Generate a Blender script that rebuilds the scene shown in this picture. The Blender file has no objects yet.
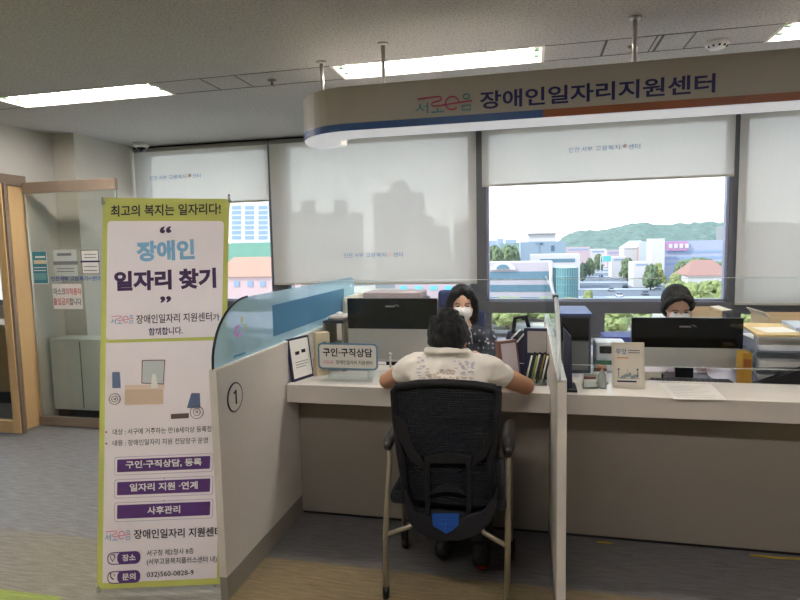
import bpy, bmesh, math, random
from mathutils import Vector, Matrix, noise
random.seed(7)
S = bpy.context.scene
COL = S.collection
R_ = math.radians

# ------------------------------------------------------------------ camera, world, sun, exposure
EYE = 1.45
CR = Vector((0.97536586, 0.21962854, -0.02060946))
CU = Vector((-0.000341451805, 0.0949303973, 0.995483854))
CF = Vector((-0.22059313, 0.97095392, -0.09266686))
FPX = 574.33
cam_d = bpy.data.cameras.new('camera'); cam = bpy.data.objects.new('camera', cam_d); COL.objects.link(cam)
cam_d.sensor_width = 36; cam_d.lens = 36 * FPX / 800; cam_d.clip_end = 5000; cam_d.clip_start = 0.05
mw = Matrix.Identity(4)
for i, a in enumerate((CR, CU, -CF)):
    for k in range(3): mw[k][i] = a[k]
mw[2][3] = EYE
cam.matrix_world = mw
S.camera = cam
S.view_settings.view_transform = 'Standard'; S.view_settings.look = 'None'
S.view_settings.gamma = 1; S.view_settings.use_curve_mapping = False
S.view_settings.exposure = 1.25
SKY_STRENGTH = 1.25
SUN_STRENGTH = 2.6
TUBE = 25.0
TUBE_NEAR = 26.0
w = bpy.data.worlds.new('world'); S.world = w; w.use_nodes = True
nt = w.node_tree; bg = nt.nodes['Background']
tc = nt.nodes.new('ShaderNodeTexCoord'); sx = nt.nodes.new('ShaderNodeSeparateXYZ'); cr = nt.nodes.new('ShaderNodeValToRGB')
nt.links.new(tc.outputs['Generated'], sx.inputs[0]); nt.links.new(sx.outputs[2], cr.inputs[0]); nt.links.new(cr.outputs[0], bg.inputs[0])
cr.color_ramp.elements[0].color = (0.93, 0.97, 1, 1); cr.color_ramp.elements[1].color = (0.42, 0.62, 0.95, 1)
cr.color_ramp.elements[0].position = 0.06
bg.inputs[1].default_value = SKY_STRENGTH
sun_d = bpy.data.lights.new('sun', 'SUN'); sun = bpy.data.objects.new('sun', sun_d); COL.objects.link(sun)
sun_d.energy = SUN_STRENGTH; sun_d.angle = R_(1); sun_d.color = (1, .95, .86)
sun.rotation_euler = Vector((0.75, 0.35, -0.75)).to_track_quat('-Z', 'Y').to_euler()

def ray(px, py): return CR * ((px - 400) / FPX) - CU * ((py - 300) / FPX) + CF
def at(px, py, Y): d = ray(px, py); t = Y / d.y; return Vector((d.x * t, Y, EYE + d.z * t))
def atx(px, py, X): d = ray(px, py); t = X / d.x; return Vector((X, d.y * t, EYE + d.z * t))
def atz(px, py, Z): d = ray(px, py); t = (Z - EYE) / d.z; return Vector((d.x * t, d.y * t, Z))

# ------------------------------------------------------------------ materials
def srgb(r, g, b):
    f = lambda c: (c / 255 / 12.92) if c / 255 <= .04045 else ((c / 255 + .055) / 1.055) ** 2.4
    return (f(r), f(g), f(b), 1)
MATS = {}
def mat(name, col, rough=.6, metal=0, var=0.0, scale=8, emit=0, bump=0, spec=.4, stretch=None, alpha=1, coat=0, sheen=0):
    if name in MATS: return MATS[name]
    m = bpy.data.materials.new(name); m.use_nodes = True; t = m.node_tree; p = t.nodes['Principled BSDF']
    c = col if len(col) == 4 else srgb(*col)
    p.inputs['Base Color'].default_value = c; p.inputs['Roughness'].default_value = rough
    p.inputs['Metallic'].default_value = metal; p.inputs['Specular IOR Level'].default_value = spec
    if coat: p.inputs['Coat Weight'].default_value = coat; p.inputs['Coat Roughness'].default_value = .08
    if emit:
        p.inputs['Emission Color'].default_value = c; p.inputs['Emission Strength'].default_value = emit
    if alpha < 1: p.inputs['Alpha'].default_value = alpha
    n = t.nodes.new('ShaderNodeTexNoise'); n.inputs['Scale'].default_value = scale; n.inputs['Detail'].default_value = 4
    co = t.nodes.new('ShaderNodeTexCoord'); mp = t.nodes.new('ShaderNodeMapping')
    if stretch: mp.inputs['Scale'].default_value = stretch
    t.links.new(co.outputs['Object'], mp.inputs[0]); t.links.new(mp.outputs[0], n.inputs['Vector'])
    v = var if var else .03
    mx = t.nodes.new('ShaderNodeMix'); mx.data_type = 'RGBA'
    mx.inputs[6].default_value = [min(1, x * (1 - v)) for x in c[:3]] + [1]
    mx.inputs[7].default_value = [min(1, x * (1 + v)) for x in c[:3]] + [1]
    t.links.new(n.outputs['Fac'], mx.inputs[0])
    if not emit: t.links.new(mx.outputs[2], p.inputs['Base Color'])
    if bump:
        b = t.nodes.new('ShaderNodeBump'); b.inputs['Strength'].default_value = bump; b.inputs['Distance'].default_value = .01
        t.links.new(n.outputs['Fac'], b.inputs['Height']); t.links.new(b.outputs[0], p.inputs['Normal'])
    MATS[name] = m; return m

def glass_mat(name, tint=(1, 1, 1, 1), gloss=.08, body=None, bodyfac=0.0):
    """thin sheet: mostly clear, a little mirror, optionally a milky film"""
    m = bpy.data.materials.new(name); m.use_nodes = True; t = m.node_tree; t.nodes.clear()
    out = t.nodes.new('ShaderNodeOutputMaterial'); tr = t.nodes.new('ShaderNodeBsdfTransparent'); tr.inputs[0].default_value = tint
    gl = t.nodes.new('ShaderNodeBsdfGlossy'); gl.inputs['Roughness'].default_value = .03
    fr = t.nodes.new('ShaderNodeLayerWeight'); fr.inputs[0].default_value = .25
    mu = t.nodes.new('ShaderNodeMath'); mu.operation = 'MULTIPLY_ADD'; mu.inputs[1].default_value = gloss * 3; mu.inputs[2].default_value = gloss * .4
    t.links.new(fr.outputs['Fresnel'], mu.inputs[0])
    src = tr.outputs[0]
    if body:
        df = t.nodes.new('ShaderNodeBsdfDiffuse'); df.inputs[0].default_value = body
        tl = t.nodes.new('ShaderNodeBsdfTranslucent'); tl.inputs[0].default_value = body
        mm = t.nodes.new('ShaderNodeMixShader'); mm.inputs[0].default_value = .45
        t.links.new(df.outputs[0], mm.inputs[1]); t.links.new(tl.outputs[0], mm.inputs[2])
        m3 = t.nodes.new('ShaderNodeMixShader'); m3.inputs[0].default_value = bodyfac
        t.links.new(tr.outputs[0], m3.inputs[1]); t.links.new(mm.outputs[0], m3.inputs[2]); src = m3.outputs[0]
    mix = t.nodes.new('ShaderNodeMixShader'); t.links.new(mu.outputs[0], mix.inputs[0])
    t.links.new(src, mix.inputs[1]); t.links.new(gl.outputs[0], mix.inputs[2]); t.links.new(mix.outputs[0], out.inputs[0])
    return m

def blind_mat():
    m = bpy.data.materials.new('blind_fabric'); m.use_nodes = True; t = m.node_tree; t.nodes.clear()
    out = t.nodes.new('ShaderNodeOutputMaterial')
    tr = t.nodes.new('ShaderNodeBsdfTransparent'); df = t.nodes.new('ShaderNodeBsdfDiffuse'); tl = t.nodes.new('ShaderNodeBsdfTranslucent')
    df.inputs[0].default_value = (.66, .645, .60, 1); tl.inputs[0].default_value = (.80, .79, .76, 1)
    co = t.nodes.new('ShaderNodeTexCoord'); wv = t.nodes.new('ShaderNodeTexNoise'); wv.inputs['Scale'].default_value = 60
    mp = t.nodes.new('ShaderNodeMapping'); mp.inputs['Scale'].default_value = (1, 1, .05)
    t.links.new(co.outputs['Object'], mp.inputs[0]); t.links.new(mp.outputs[0], wv.inputs['Vector'])
    a = t.nodes.new('ShaderNodeMixShader'); a.inputs[0].default_value = .32
    t.links.new(df.outputs[0], a.inputs[1]); t.links.new(tl.outputs[0], a.inputs[2])
    b = t.nodes.new('ShaderNodeMixShader')
    mm = t.nodes.new('ShaderNodeMapRange'); mm.inputs['To Min'].default_value = .26; mm.inputs['To Max'].default_value = .30
    t.links.new(wv.outputs['Fac'], mm.inputs['Value']); t.links.new(mm.outputs[0], b.inputs[0])
    t.links.new(a.outputs[0], b.inputs[1]); t.links.new(tr.outputs[0], b.inputs[2]); t.links.new(b.outputs[0], out.inputs[0])
    return m

def ceiling_mat():
    m = bpy.data.materials.new('mineral_tile'); m.use_nodes = True; t = m.node_tree; p = t.nodes['Principled BSDF']
    p.inputs['Roughness'].default_value = .95; p.inputs['Specular IOR Level'].default_value = .1
    g = t.nodes.new('ShaderNodeNewGeometry'); s = t.nodes.new('ShaderNodeSeparateXYZ'); t.links.new(g.outputs['Position'], s.inputs[0])
    n = t.nodes.new('ShaderNodeTexNoise'); n.inputs['Scale'].default_value = 95; n.inputs['Detail'].default_value = 3
    t.links.new(g.outputs['Position'], n.inputs['Vector'])
    r = t.nodes.new('ShaderNodeValToRGB'); t.links.new(n.outputs['Fac'], r.inputs[0])
    r.color_ramp.elements[0].position = .38; r.color_ramp.elements[0].color = (.39, .385, .37, 1)
    r.color_ramp.elements[1].position = .50; r.color_ramp.elements[1].color = (.56, .55, .53, 1)
    def seam(out, period, off, width):
        a = t.nodes.new('ShaderNodeMath'); a.operation = 'ADD'; a.inputs[1].default_value = off + 50 * period
        b = t.nodes.new('ShaderNodeMath'); b.operation = 'MODULO'; b.inputs[1].default_value = period
        c = t.nodes.new('ShaderNodeMath'); c.operation = 'LESS_THAN'; c.inputs[1].default_value = width
        t.links.new(out, a.inputs[0]); t.links.new(a.outputs[0], b.inputs[0]); t.links.new(b.outputs[0], c.inputs[0]); return c.outputs[0]
    l1 = seam(s.outputs[0], .586, .0, .004); l2 = seam(s.outputs[1], 1.2, -3.48, .004)
    mx = t.nodes.new('ShaderNodeMath'); mx.operation = 'MAXIMUM'; t.links.new(l1, mx.inputs[0]); t.links.new(l2, mx.inputs[1])
    q = t.nodes.new('ShaderNodeMix'); q.data_type = 'RGBA'; q.inputs[7].default_value = (.5, .49, .47, 1)
    t.links.new(mx.outputs[0], q.inputs[0]); t.links.new(r.outputs[0], q.inputs[6]); t.links.new(q.outputs[2], p.inputs['Base Color'])
    return m

def carpet_mat():
    m = bpy.data.materials.new('carpet'); m.use_nodes = True; t = m.node_tree; p = t.nodes['Principled BSDF']
    g = t.nodes.new('ShaderNodeNewGeometry'); s = t.nodes.new('ShaderNodeSeparateXYZ'); t.links.new(g.outputs['Position'], s.inputs[0])
    p.inputs['Roughness'].default_value = .5; p.inputs['Specular IOR Level'].default_value = .5
    def M(op, a, b=None, c=None):
        n = t.nodes.new('ShaderNodeMath'); n.operation = op
        for i, v in enumerate((a, b, c)):
            if v is None: continue
            if isinstance(v, (int, float)): n.inputs[i].default_value = v
            else: t.links.new(v, n.inputs[i])
        return n.outputs[0]
    # streaky weave
    mp = t.nodes.new('ShaderNodeMapping'); mp.inputs['Scale'].default_value = (6, 45, 1); mp.inputs['Rotation'].default_value = (0, 0, R_(-12))
    t.links.new(g.outputs['Position'], mp.inputs[0])
    n1 = t.nodes.new('ShaderNodeTexNoise'); n1.inputs['Scale'].default_value = 1.6; n1.inputs['Detail'].default_value = 6; t.links.new(mp.outputs[0], n1.inputs['Vector'])
    n2 = t.nodes.new('ShaderNodeTexNoise'); n2.inputs['Scale'].default_value = 130; t.links.new(g.outputs['Position'], n2.inputs['Vector'])
    k = M('ADD', M('MULTIPLY', n1.outputs['Fac'], .75), M('MULTIPLY', n2.outputs['Fac'], .45))
    k = M('MULTIPLY_ADD', M('SUBTRACT', k, .6), 1.7, 1.0)
    # tan band runs in front of the counter (Y < 2.39), strongest near the counter
    edge = M('ADD', s.outputs[1], M('MULTIPLY', n2.outputs['Fac'], .01))
    tan = M('LESS_THAN', edge, 2.39)
    left = M('LESS_THAN', s.outputs[0], -1.25)
    A = t.nodes.new('ShaderNodeMix'); A.data_type = 'RGBA'
    A.inputs[6].default_value = srgb(100, 98, 98); A.inputs[7].default_value = srgb(120, 106, 78); t.links.new(tan, A.inputs[0])
    B = t.nodes.new('ShaderNodeMix'); B.data_type = 'RGBA'
    B.inputs[6].default_value = srgb(132, 132, 134); B.inputs[7].default_value = srgb(138, 132, 120); t.links.new(tan, B.inputs[0])
    Cc = t.nodes.new('ShaderNodeMix'); Cc.data_type = 'RGBA'; t.links.new(left, Cc.inputs[0]); t.links.new(A.outputs[2], Cc.inputs[6]); t.links.new(B.outputs[2], Cc.inputs[7])
    # yellow-green tile at the left, in front of the banner
    gr = M('MULTIPLY', M('LESS_THAN', s.outputs[1], 1.93), M('LESS_THAN', s.outputs[0], -1.93))
    G = t.nodes.new('ShaderNodeMix'); G.data_type = 'RGBA'; G.inputs[7].default_value = srgb(150, 165, 70); t.links.new(gr, G.inputs[0]); t.links.new(Cc.outputs[2], G.inputs[6])
    # tile seams every 0.5 m
    V = t.nodes.new('ShaderNodeVectorMath'); V.operation = 'SCALE'; t.links.new(G.outputs[2], V.inputs[0]); t.links.new(k, V.inputs['Scale'])
    t.links.new(V.outputs[0], p.inputs['Base Color'])
    rr = M('SUBTRACT', .62, M('MULTIPLY', left, .17)); t.links.new(rr, p.inputs['Roughness'])
    b = t.nodes.new('ShaderNodeBump'); b.inputs['Strength'].default_value = .25; b.inputs['Distance'].default_value = .004
    t.links.new(k, b.inputs['Height']); t.links.new(b.outputs[0], p.inputs['Normal'])
    return m

# ------------------------------------------------------------------ mesh builder
class MB:
    def __init__(s): s.bm = bmesh.new()
    def box(s, lo, hi, bev=0, rot=None, piv=None):
        lo, hi = Vector(lo), Vector(hi); lo, hi = Vector(map(min, lo, hi)), Vector(map(max, lo, hi))
        g = bmesh.ops.create_cube(s.bm, size=1); vs = g['verts']
        c = (lo + hi) / 2; d = hi - lo
        for v in vs: v.co = Vector((v.co.x * d.x, v.co.y * d.y, v.co.z * d.z)) + c
        if bev:
            es = list({e for v in vs for e in v.link_edges})
            r = bmesh.ops.bevel(s.bm, geom=es, offset=bev, segments=2, profile=.5, affect='EDGES'); vs = list({v for f in r['faces'] for v in f.verts} | {v for v in vs if v.is_valid})
        if rot is not None:
            pv = Vector(piv) if piv else c
            bmesh.ops.rotate(s.bm, verts=vs, cent=pv, matrix=rot)
        return s
    def tube(s, pts, r, n=10, cap=True, r2=None):
        pts = [Vector(p) for p in pts]; rings = []
        N = len(pts); prev = None
        for i, p in enumerate(pts):
            t = (pts[min(i + 1, N - 1)] - pts[max(i - 1, 0)]).normalized()
            if prev is None:
                a = Vector((0, 0, 1)) if abs(t.z) < .9 else Vector((1, 0, 0))
                u = t.cross(a).normalized()
            else: u = (prev - t * prev.dot(t)).normalized()
            prev = u; v = t.cross(u)
            rr = r if not isinstance(r, (list, tuple)) else r[i]
            ry = rr if r2 is None else r2
            rings.append([s.bm.verts.new(p + u * (rr * math.cos(2 * math.pi * k / n)) + v * (ry * math.sin(2 * math.pi * k / n))) for k in range(n)])
        for a, b in zip(rings, rings[1:]):
            for k in range(n): s.bm.faces.new((a[k], a[(k + 1) % n], b[(k + 1) % n], b[k])).smooth = True
        if cap: s.bm.faces.new(rings[0][::-1]); s.bm.faces.new(rings[-1])
        return s
    def lathe(s, c, prof, n=24):
        c = Vector(c); rings = [[s.bm.verts.new(c + Vector((r * math.cos(2 * math.pi * k / n), r * math.sin(2 * math.pi * k / n), z))) for k in range(n)] for r, z in prof]
        for a, b in zip(rings, rings[1:]):
            for k in range(n): s.bm.faces.new((a[k], a[(k + 1) % n], b[(k + 1) % n], b[k])).smooth = True
        s.bm.faces.new(rings[0][::-1]); s.bm.faces.new(rings[-1]); return s
    def poly(s, pts, ext=None):
        """flat polygon, extruded by vector ext when given"""
        a = [s.bm.verts.new(Vector(p)) for p in pts]
        s.bm.faces.new(a)
        if ext is not None:
            e = Vector(ext); b = [s.bm.verts.new(v.co + e) for v in a]
            s.bm.faces.new(b[::-1]); n = len(a)
            for i in range(n): s.bm.faces.new((a[i], b[i], b[(i + 1) % n], a[(i + 1) % n]))
        return s
    def ball(s, c, r, sc=(1, 1, 1), sub=2, rot=None):
        g = bmesh.ops.create_icosphere(s.bm, subdivisions=sub, radius=1); c = Vector(c)
        for v in g['verts']:
            q = Vector((v.co.x * r * sc[0], v.co.y * r * sc[1], v.co.z * r * sc[2]))
            if rot is not None: q = rot @ q
            v.co = q + c
        for v in g['verts']:
            for f in v.link_faces: f.smooth = True
        return s
    def text(s, txt, o, ux, uy, w=None, h=None, bold=0., align='L', depth=.0006, slant=0):
        """lettering: glyph box scaled to width w and height h, lower left corner (or centre) at o"""
        vs, fs = glyphs(txt, bold)
        if not vs: return s
        x0 = min(v[0] for v in vs); x1 = max(v[0] for v in vs); y0 = min(v[1] for v in vs); y1 = max(v[1] for v in vs)
        if h is None: h = (y1 - y0) * w / (x1 - x0)
        if w is None: w = (x1 - x0) * h / (y1 - y0)
        o, ux, uy = Vector(o), Vector(ux).normalized(), Vector(uy).normalized()
        nn = ux.cross(uy)
        if align == 'C': o = o - ux * w / 2
        front = []
        for v in vs:
            a = (v[0] - x0) / (x1 - x0) * w + slant * (v[1] - y0); b = (v[1] - y0) / (y1 - y0) * h
            front.append(s.bm.verts.new(o + ux * a + uy * b + nn * depth))
        for f in fs:
            try: s.bm.faces.new([front[i] for i in f])
            except ValueError: pass
        return s
    def build(s, name, m, parent=None, label=None, smooth=False, loc=None):
        bmesh.ops.recalc_face_normals(s.bm, faces=s.bm.faces) if loc != 'raw' else None
        me = bpy.data.meshes.new(name); s.bm.to_mesh(me); s.bm.free()
        if smooth:
            for p in me.polygons: p.use_smooth = True
        me.materials.append(m)
        o = bpy.data.objects.new(name, me); COL.objects.link(o)
        if parent:
            o.parent = parent
            pw = world_of(parent)
            o.matrix_parent_inverse = pw.inverted()
        if label: o['label'] = label
        return o

def world_of(o):
    m = Matrix.Translation(o.location) @ o.rotation_euler.to_matrix().to_4x4()
    if o.parent: return world_of(o.parent) @ o.matrix_parent_inverse @ m
    return m

GL = {}
def glyphs(txt, bold):
    k = (txt, bold)
    if k not in GL:
        c = bpy.data.curves.new('tmp', 'FONT'); c.body = txt; c.offset = bold; c.resolution_u = 3; c.fill_mode = 'FRONT'
        o = bpy.data.objects.new('tmp', c); COL.objects.link(o)
        dg = bpy.context.evaluated_depsgraph_get(); dg.update()
        me = bpy.data.meshes.new_from_object(o.evaluated_get(dg))
        GL[k] = ([tuple(v.co) for v in me.vertices], [tuple(p.vertices) for p in me.polygons])
        bpy.data.objects.remove(o); bpy.data.curves.remove(c); bpy.data.meshes.remove(me)
    return GL[k]

def tag(o, label=None, cat=None, group=None, kind=None):
    if label: o['label'] = label
    if cat: o['category'] = cat
    if group: o['group'] = group
    if kind: o['kind'] = kind
    return o
def thing(name, label, cat, loc=(0, 0, 0), group=None, rz=0):
    o = bpy.data.objects.new(name, None); COL.objects.link(o); o.location = loc; o.rotation_euler = (0, 0, rz); o.empty_display_size = .1
    return tag(o, label, cat, group)
def struct(o): o['kind'] = 'structure'; return o
def copy_tree(o, parent=None):
    c = o.copy(); COL.objects.link(c)
    if parent: c.parent = parent; c.matrix_parent_inverse = o.matrix_parent_inverse.copy()
    for ch in list(o.children): copy_tree(ch, c)
    return c
def quick(name, mb, m, label, cat, group=None, smooth=False): return tag(mb.build(name, m, smooth=smooth), label, cat, group)

def remesh(mb, name, m, parent=None, voxel=.01, smooth=6, label=None, disp=None):
    """fuse overlapping solids into one continuous skin"""
    o = mb.build(name, m, parent, label)
    md = o.modifiers.new('r', 'REMESH'); md.mode = 'VOXEL'; md.voxel_size = voxel; md.use_smooth_shade = True
    sm = o.modifiers.new('s', 'SMOOTH'); sm.factor = .5; sm.iterations = smooth
    dg = bpy.context.evaluated_depsgraph_get(); dg.update()
    me = bpy.data.meshes.new_from_object(o.evaluated_get(dg))
    o.modifiers.clear(); old = o.data; o.data = me; bpy.data.meshes.remove(old)
    if disp:
        for v in me.vertices: v.co = disp(v.co, v.normal)
    for p in me.polygons: p.use_smooth = True
    if not me.materials: me.materials.append(m)
    return o
def limb(mb, pts, rs, sq=None):
    """chain of balls tapering along pts"""
    for (a, ra), (b, rb) in zip(zip(pts, rs), list(zip(pts, rs))[1:]):
        a, b = Vector(a), Vector(b); n = max(2, int((b - a).length / (min(ra, rb) * .45)))
        for i in range(n + 1):
            t = i / n; mb.ball(a.lerp(b, t), ra + (rb - ra) * t, sub=2)
X, Y, Z = Vector((1, 0, 0)), Vector((0, 1, 0)), Vector((0, 0, 1))

# ------------------------------------------------------------------ palette
M = dict(
    wall=mat('wall_paint', (206, 203, 196), .9, var=.03, scale=3),
    column=mat('column_paint', (202, 198, 188), .9, var=.04, scale=6),
    lam=mat('grey_beige_laminate', (202, 196, 189), .42, var=.03, scale=20),
    lamtop=mat('counter_laminate', (224, 219, 212), .2, var=.03, scale=20),
    base=mat('counter_base_laminate', (134, 127, 118), .5, var=.02, scale=10),
    kick=mat('grey_kickboard', (128, 122, 112), .5),
    frame=mat('window_frame_metal', (92, 92, 96), .5, .2),
    lightframe=mat('window_sash_metal', (150, 155, 175), .4, .3),
    steel=mat('brushed_steel', (190, 188, 182), .28, .9, var=.05, scale=40),
    bronze=mat('bronze_anodised_metal', (146, 130, 116), .38, .35, var=.12, scale=14, stretch=(1, 1, 8)),
    wood=mat('pale_wood', (214, 180, 132), .5, var=.06, scale=6, stretch=(6, 6, .5)),
    black=mat('black_plastic', (16, 17, 21), .35),
    gloss=mat('black_gloss', (7, 8, 12), .07, coat=.6),
    navy=mat('navy_plastic', (36, 40, 68), .35),
    chairf=mat('chair_black_plastic', (11, 12, 18), .65),
    silver=mat('silver_grey_plastic', (190, 185, 178), .45),
    white=mat('white_plastic', (236, 234, 230), .4),
    paper=mat('paper', (240, 238, 232), .8),
    skin=mat('skin', (196, 146, 112), .55, var=.05, scale=12),
    skinpale=mat('skin_pale', (222, 176, 148), .55, var=.04, scale=12),
    hair=mat('black_hair', (14, 12, 13), .5, var=.4, scale=60, stretch=(8, 8, .6), bump=.5),
    desk=mat('desk_laminate', (200, 196, 204), .35),
    card=mat('cardboard', (204, 180, 146), .8, var=.05),
    ink=mat('navy_ink', (28, 34, 86), .6), blackink=mat('dark_ink', (40, 36, 48), .7),
    shoe=mat('dark_shoe_leather', (24, 22, 22), .5), red=mat('red_shoe_trim', (150, 34, 26), .5),
)

# ================================================================== SETTING
XL, XR, YB, YW, ZC = -4.08, 4.2, -3.2, 5.145, 2.485
LIGHT_X = (-2.885, -.52, 1.80); LW, LY0, LY1 = 1.17, 3.23, 3.485
NEAR_Y0 = 0.35

# floor
mb = MB(); mb.box((-8.5, YB, -.12), (XR, YW + .12, 0)); struct(mb.build('floor', carpet_mat()))
# ceiling with openings for the recessed lamps
holes = [(x - LW / 2, x + LW / 2, y0, y0 + .255) for x in LIGHT_X for y0 in (LY0, NEAR_Y0)]
xs = sorted({XL, XR} | {h[0] for h in holes} | {h[1] for h in holes}); ys = sorted({YB, YW} | {h[2] for h in holes} | {h[3] for h in holes})
mb = MB()
for xa, xb in zip(xs, xs[1:]):
    for ya, yb in zip(ys, ys[1:]):
        cx, cy = (xa + xb) / 2, (ya + yb) / 2
        if any(h[0] < cx < h[1] and h[2] < cy < h[3] for h in holes): continue
        mb.box((xa, ya, ZC), (xb, yb, ZC + .02))
struct(mb.build('ceiling', ceiling_mat()))
mb = MB(); mb.box((-8.5, YB, ZC + .2), (XR, YW + .12, ZC + .3)); struct(mb.build('trim_1', M['wall']))
# ceiling boards strip between the lamps: thin dark joints
mb = MB()
mb.box((XL, LY0 - .004, ZC - .002), (XR, LY0, ZC)); mb.box((XL, LY1, ZC - .002), (XR, LY1 + .004, ZC))
for px in (202, 242, 655, 690): 
    p = atz(px, 80 if px < 300 else 40, ZC); mb.box((p.x - .003, LY0, ZC - .002), (p.x + .003, LY1, ZC))
for px0, px1 in ((605, 609), (658, 664)):
    p = atz(px0, 42, ZC); mb.box((p.x, LY0 + .01, ZC - .003), (p.x + .012, LY1 - .01, ZC))
struct(mb.build('trim_2', mat('joint_grey', (92, 88, 82), .8)))
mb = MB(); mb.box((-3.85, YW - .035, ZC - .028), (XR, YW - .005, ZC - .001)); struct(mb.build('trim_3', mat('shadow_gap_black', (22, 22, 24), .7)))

# left wall with doorway (opening Y 2.75 .. 3.84, up to z 2.0)
D0, D1, DH = 2.75, 3.85, 2.0
mb = MB(); mb.box((XL - .12, YB, 0), (XL, D0, ZC)); mb.box((XL - .12, D1 + .16, 0), (XL, YW, ZC)); mb.box((XL - .12, D0, DH + .09), (XL, D1 + .16, ZC))
struct(mb.build('wall_left', M['wall']))
mb = MB(); mb.box((XL, 4.335, 0), (-3.85, YW, ZC)); struct(mb.build('wall_column', M['column']))
mb = MB(); mb.box((XR, YB, 0), (XR + .12, YW, ZC)); struct(mb.build('wall_right', M['wall']))
mb = MB(); mb.box((-8.5, YB - .12, 0), (XR + .12, YB, ZC + .2)); struct(mb.build('wall_back', M['wall']))
# room beyond the doorway
mb = MB(); mb.box((-8.5, YB, 0), (-8.38, YW, ZC)); struct(mb.build('wall_corridor', M['wall']))
mb = MB(); mb.box((-8.5, YB, ZC), (XL - .12, YW + .12, ZC + .02)); struct(mb.build('ceiling_corridor', M['wall']))
mb = MB(); mb.box((-8.38, YW, 0), (-7.6, YW + .12, ZC)); mb.box((-4.9, YW, 0), (-4.2, YW + .12, ZC)); mb.box((-7.6, YW, 0), (-4.9, YW + .12, .9)); mb.box((-7.6, YW, 2.2), (-4.9, YW + .12, ZC))
struct(mb.build('wall_corridor_window', M['wall']))
mb = MB(); mb.box((-7.6, YW + .02, .9), (-4.9, YW + .08, .96)); mb.box((-6.3, YW + .02, .96), (-6.24, YW + .08, 2.2)); mb.box((-7.6, YW + .02, 2.14), (-4.9, YW + .08, 2.2))
wf = struct(mb.build('window_5', M['lightframe']))
# door frame: broad pale jamb, metal header
mb = MB(); mb.box((XL - .02, D1, 0), (XL + .012, D1 + .16, DH), .004); struct(mb.build('door_1', M['wood'])) 
mb = MB(); mb.box((XL - .13, D0 - .1, DH), (XL + .02, D1 + .17, DH + .09), .004); struct(mb.build('trim_4', M['bronze']))

# window wall: columns, sill beam, frames
GX = (-3.85, -2.43, -.42, 1.6, 3.6)                     # blind joints
mb = MB()
mb.box((-3.85, YW, 0), (XR, YW + .2, .66))              # parapet
mb.box((-3.85, YW, 2.43), (XR, YW + .2, ZC + .2))
struct(mb.build('wall_window', mat('parapet_grey', (104, 102, 104), .7)))
PIER = [(-3.85, -3.80), (-2.43, -2.27), (-.515, -.375), (1.575, 1.68), (3.5, XR)]
mb = MB()
for a, b in PIER: mb.box((a, YW + .0, .66), (b, YW + .16, 2.43), .004)
mb.box((-3.85, YW - .01, .845), (XR, YW + .15, .945), .004)   # transom beam
for xm in (-2.0, .565, 2.7, -1.1, -3.2): mb.box((xm - .06, YW + .0, .66), (xm + .06, YW + .14, .845), .003)
for xm in (-.355, 1.52): mb.box((xm - .02, YW + .01, .66), (xm + .02, YW + .13, .845))
struct(mb.build('trim_5', M['frame']))
WIN = [(-3.80, -2.43), (-2.27, -.515), (-.375, 1.575), (1.68, 3.5)]
glassm = glass_mat('window_glass', (.97, .99, .98, 1), .05)
for i, (a, b) in enumerate(WIN):
    mb = MB(); q = .022; y0, y1 = YW + .03, YW + .09
    mb.box((a, y0, .945), (b, y1, .945 + q)); mb.box((a, y0, 2.43 - q), (b, y1, 2.43)); mb.box((a, y0, .945), (a + q, y1, 2.43)); mb.box((b - q, y0, .945), (b, y1, 2.43))
    f = struct(mb.build('window_%d' % (i + 1), M['lightframe']))
    g = MB(); g.box((a + q, YW + .055, .945 + q), (b - q, YW + .061, 2.43 - q)); g.build('glass_pane', glassm, f)
mb = MB(); mb.box((-3.8, YW + .06, .66), (3.5, YW + .066, .845)); g = struct(mb.build('window_6', glassm))
# window board under the lower lights
mb = MB(); mb.box((-3.85, YW - .22, .60), (XR, YW, .635), .003); struct(mb.build('trim_6', mat('sill_board', (150, 150, 160), .4)))

# ------------------------------------------------------------------ lamps
tube_m = mat('lamp_tube', (255, 249, 248), .5, emit=TUBE); tube_n = mat('lamp_tube_dim', (255, 249, 248), .5, emit=TUBE_NEAR)
house_m = mat('lamp_housing', (236, 232, 218), .45)
def ceiling_lamp(cx, y0, tm, label, on=True):
    t = thing('ceiling_light', label, 'ceiling light', (cx, y0 + .13, ZC), 'recessed tube lights in the ceiling strip')
    a, b, y1 = cx - LW / 2, cx + LW / 2, y0 + .255
    mb = MB(); h = .085; q = .004
    mb.box((a, y0, ZC + h), (b, y1, ZC + h + q)); mb.box((a, y0, ZC), (a + q, y1, ZC + h)); mb.box((b - q, y0, ZC), (b, y1, ZC + h)); mb.box((a, y0, ZC), (b, y0 + q, ZC + h)); mb.box((a, y1 - q, ZC), (b, y1, ZC + h))
    mb.box((a - .012, y0 - .012, ZC - .004), (b + .012, y0 + .003, ZC)); mb.box((a - .012, y1 - .003, ZC - .004), (b + .012, y1 + .012, ZC))
    mb.box((a - .012, y0, ZC - .004), (a + .003, y1, ZC)); mb.box((b - .003, y0, ZC - .004), (b + .012, y1, ZC))
    mb.build('lamp_housing', house_m, t)
    for k, yy in enumerate((y0 + .075, y0 + .18)):
        mb = MB(); mb.tube([(a + .045, yy, ZC + .03), (b - .045, yy, ZC + .03)], .016, 12); mb.build('lamp_tube', tm, t)
        for xx in (a + .03, b - .03):
            mb = MB(); mb.box((xx - .014, yy - .015, ZC + .005), (xx + .014, yy + .015, ZC + h), .002); mb.build('lamp_holder', mat('holder_green', (90, 120, 96), .5), t)
for x, lab in zip(LIGHT_X, ('recessed twin tube light at the left, above the glass door', 'recessed twin tube light partly behind the hanging sign, centre', 'recessed twin tube light at the upper right corner above the sign')):
    ceiling_lamp(x, LY0, tube_m, lab)
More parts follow.
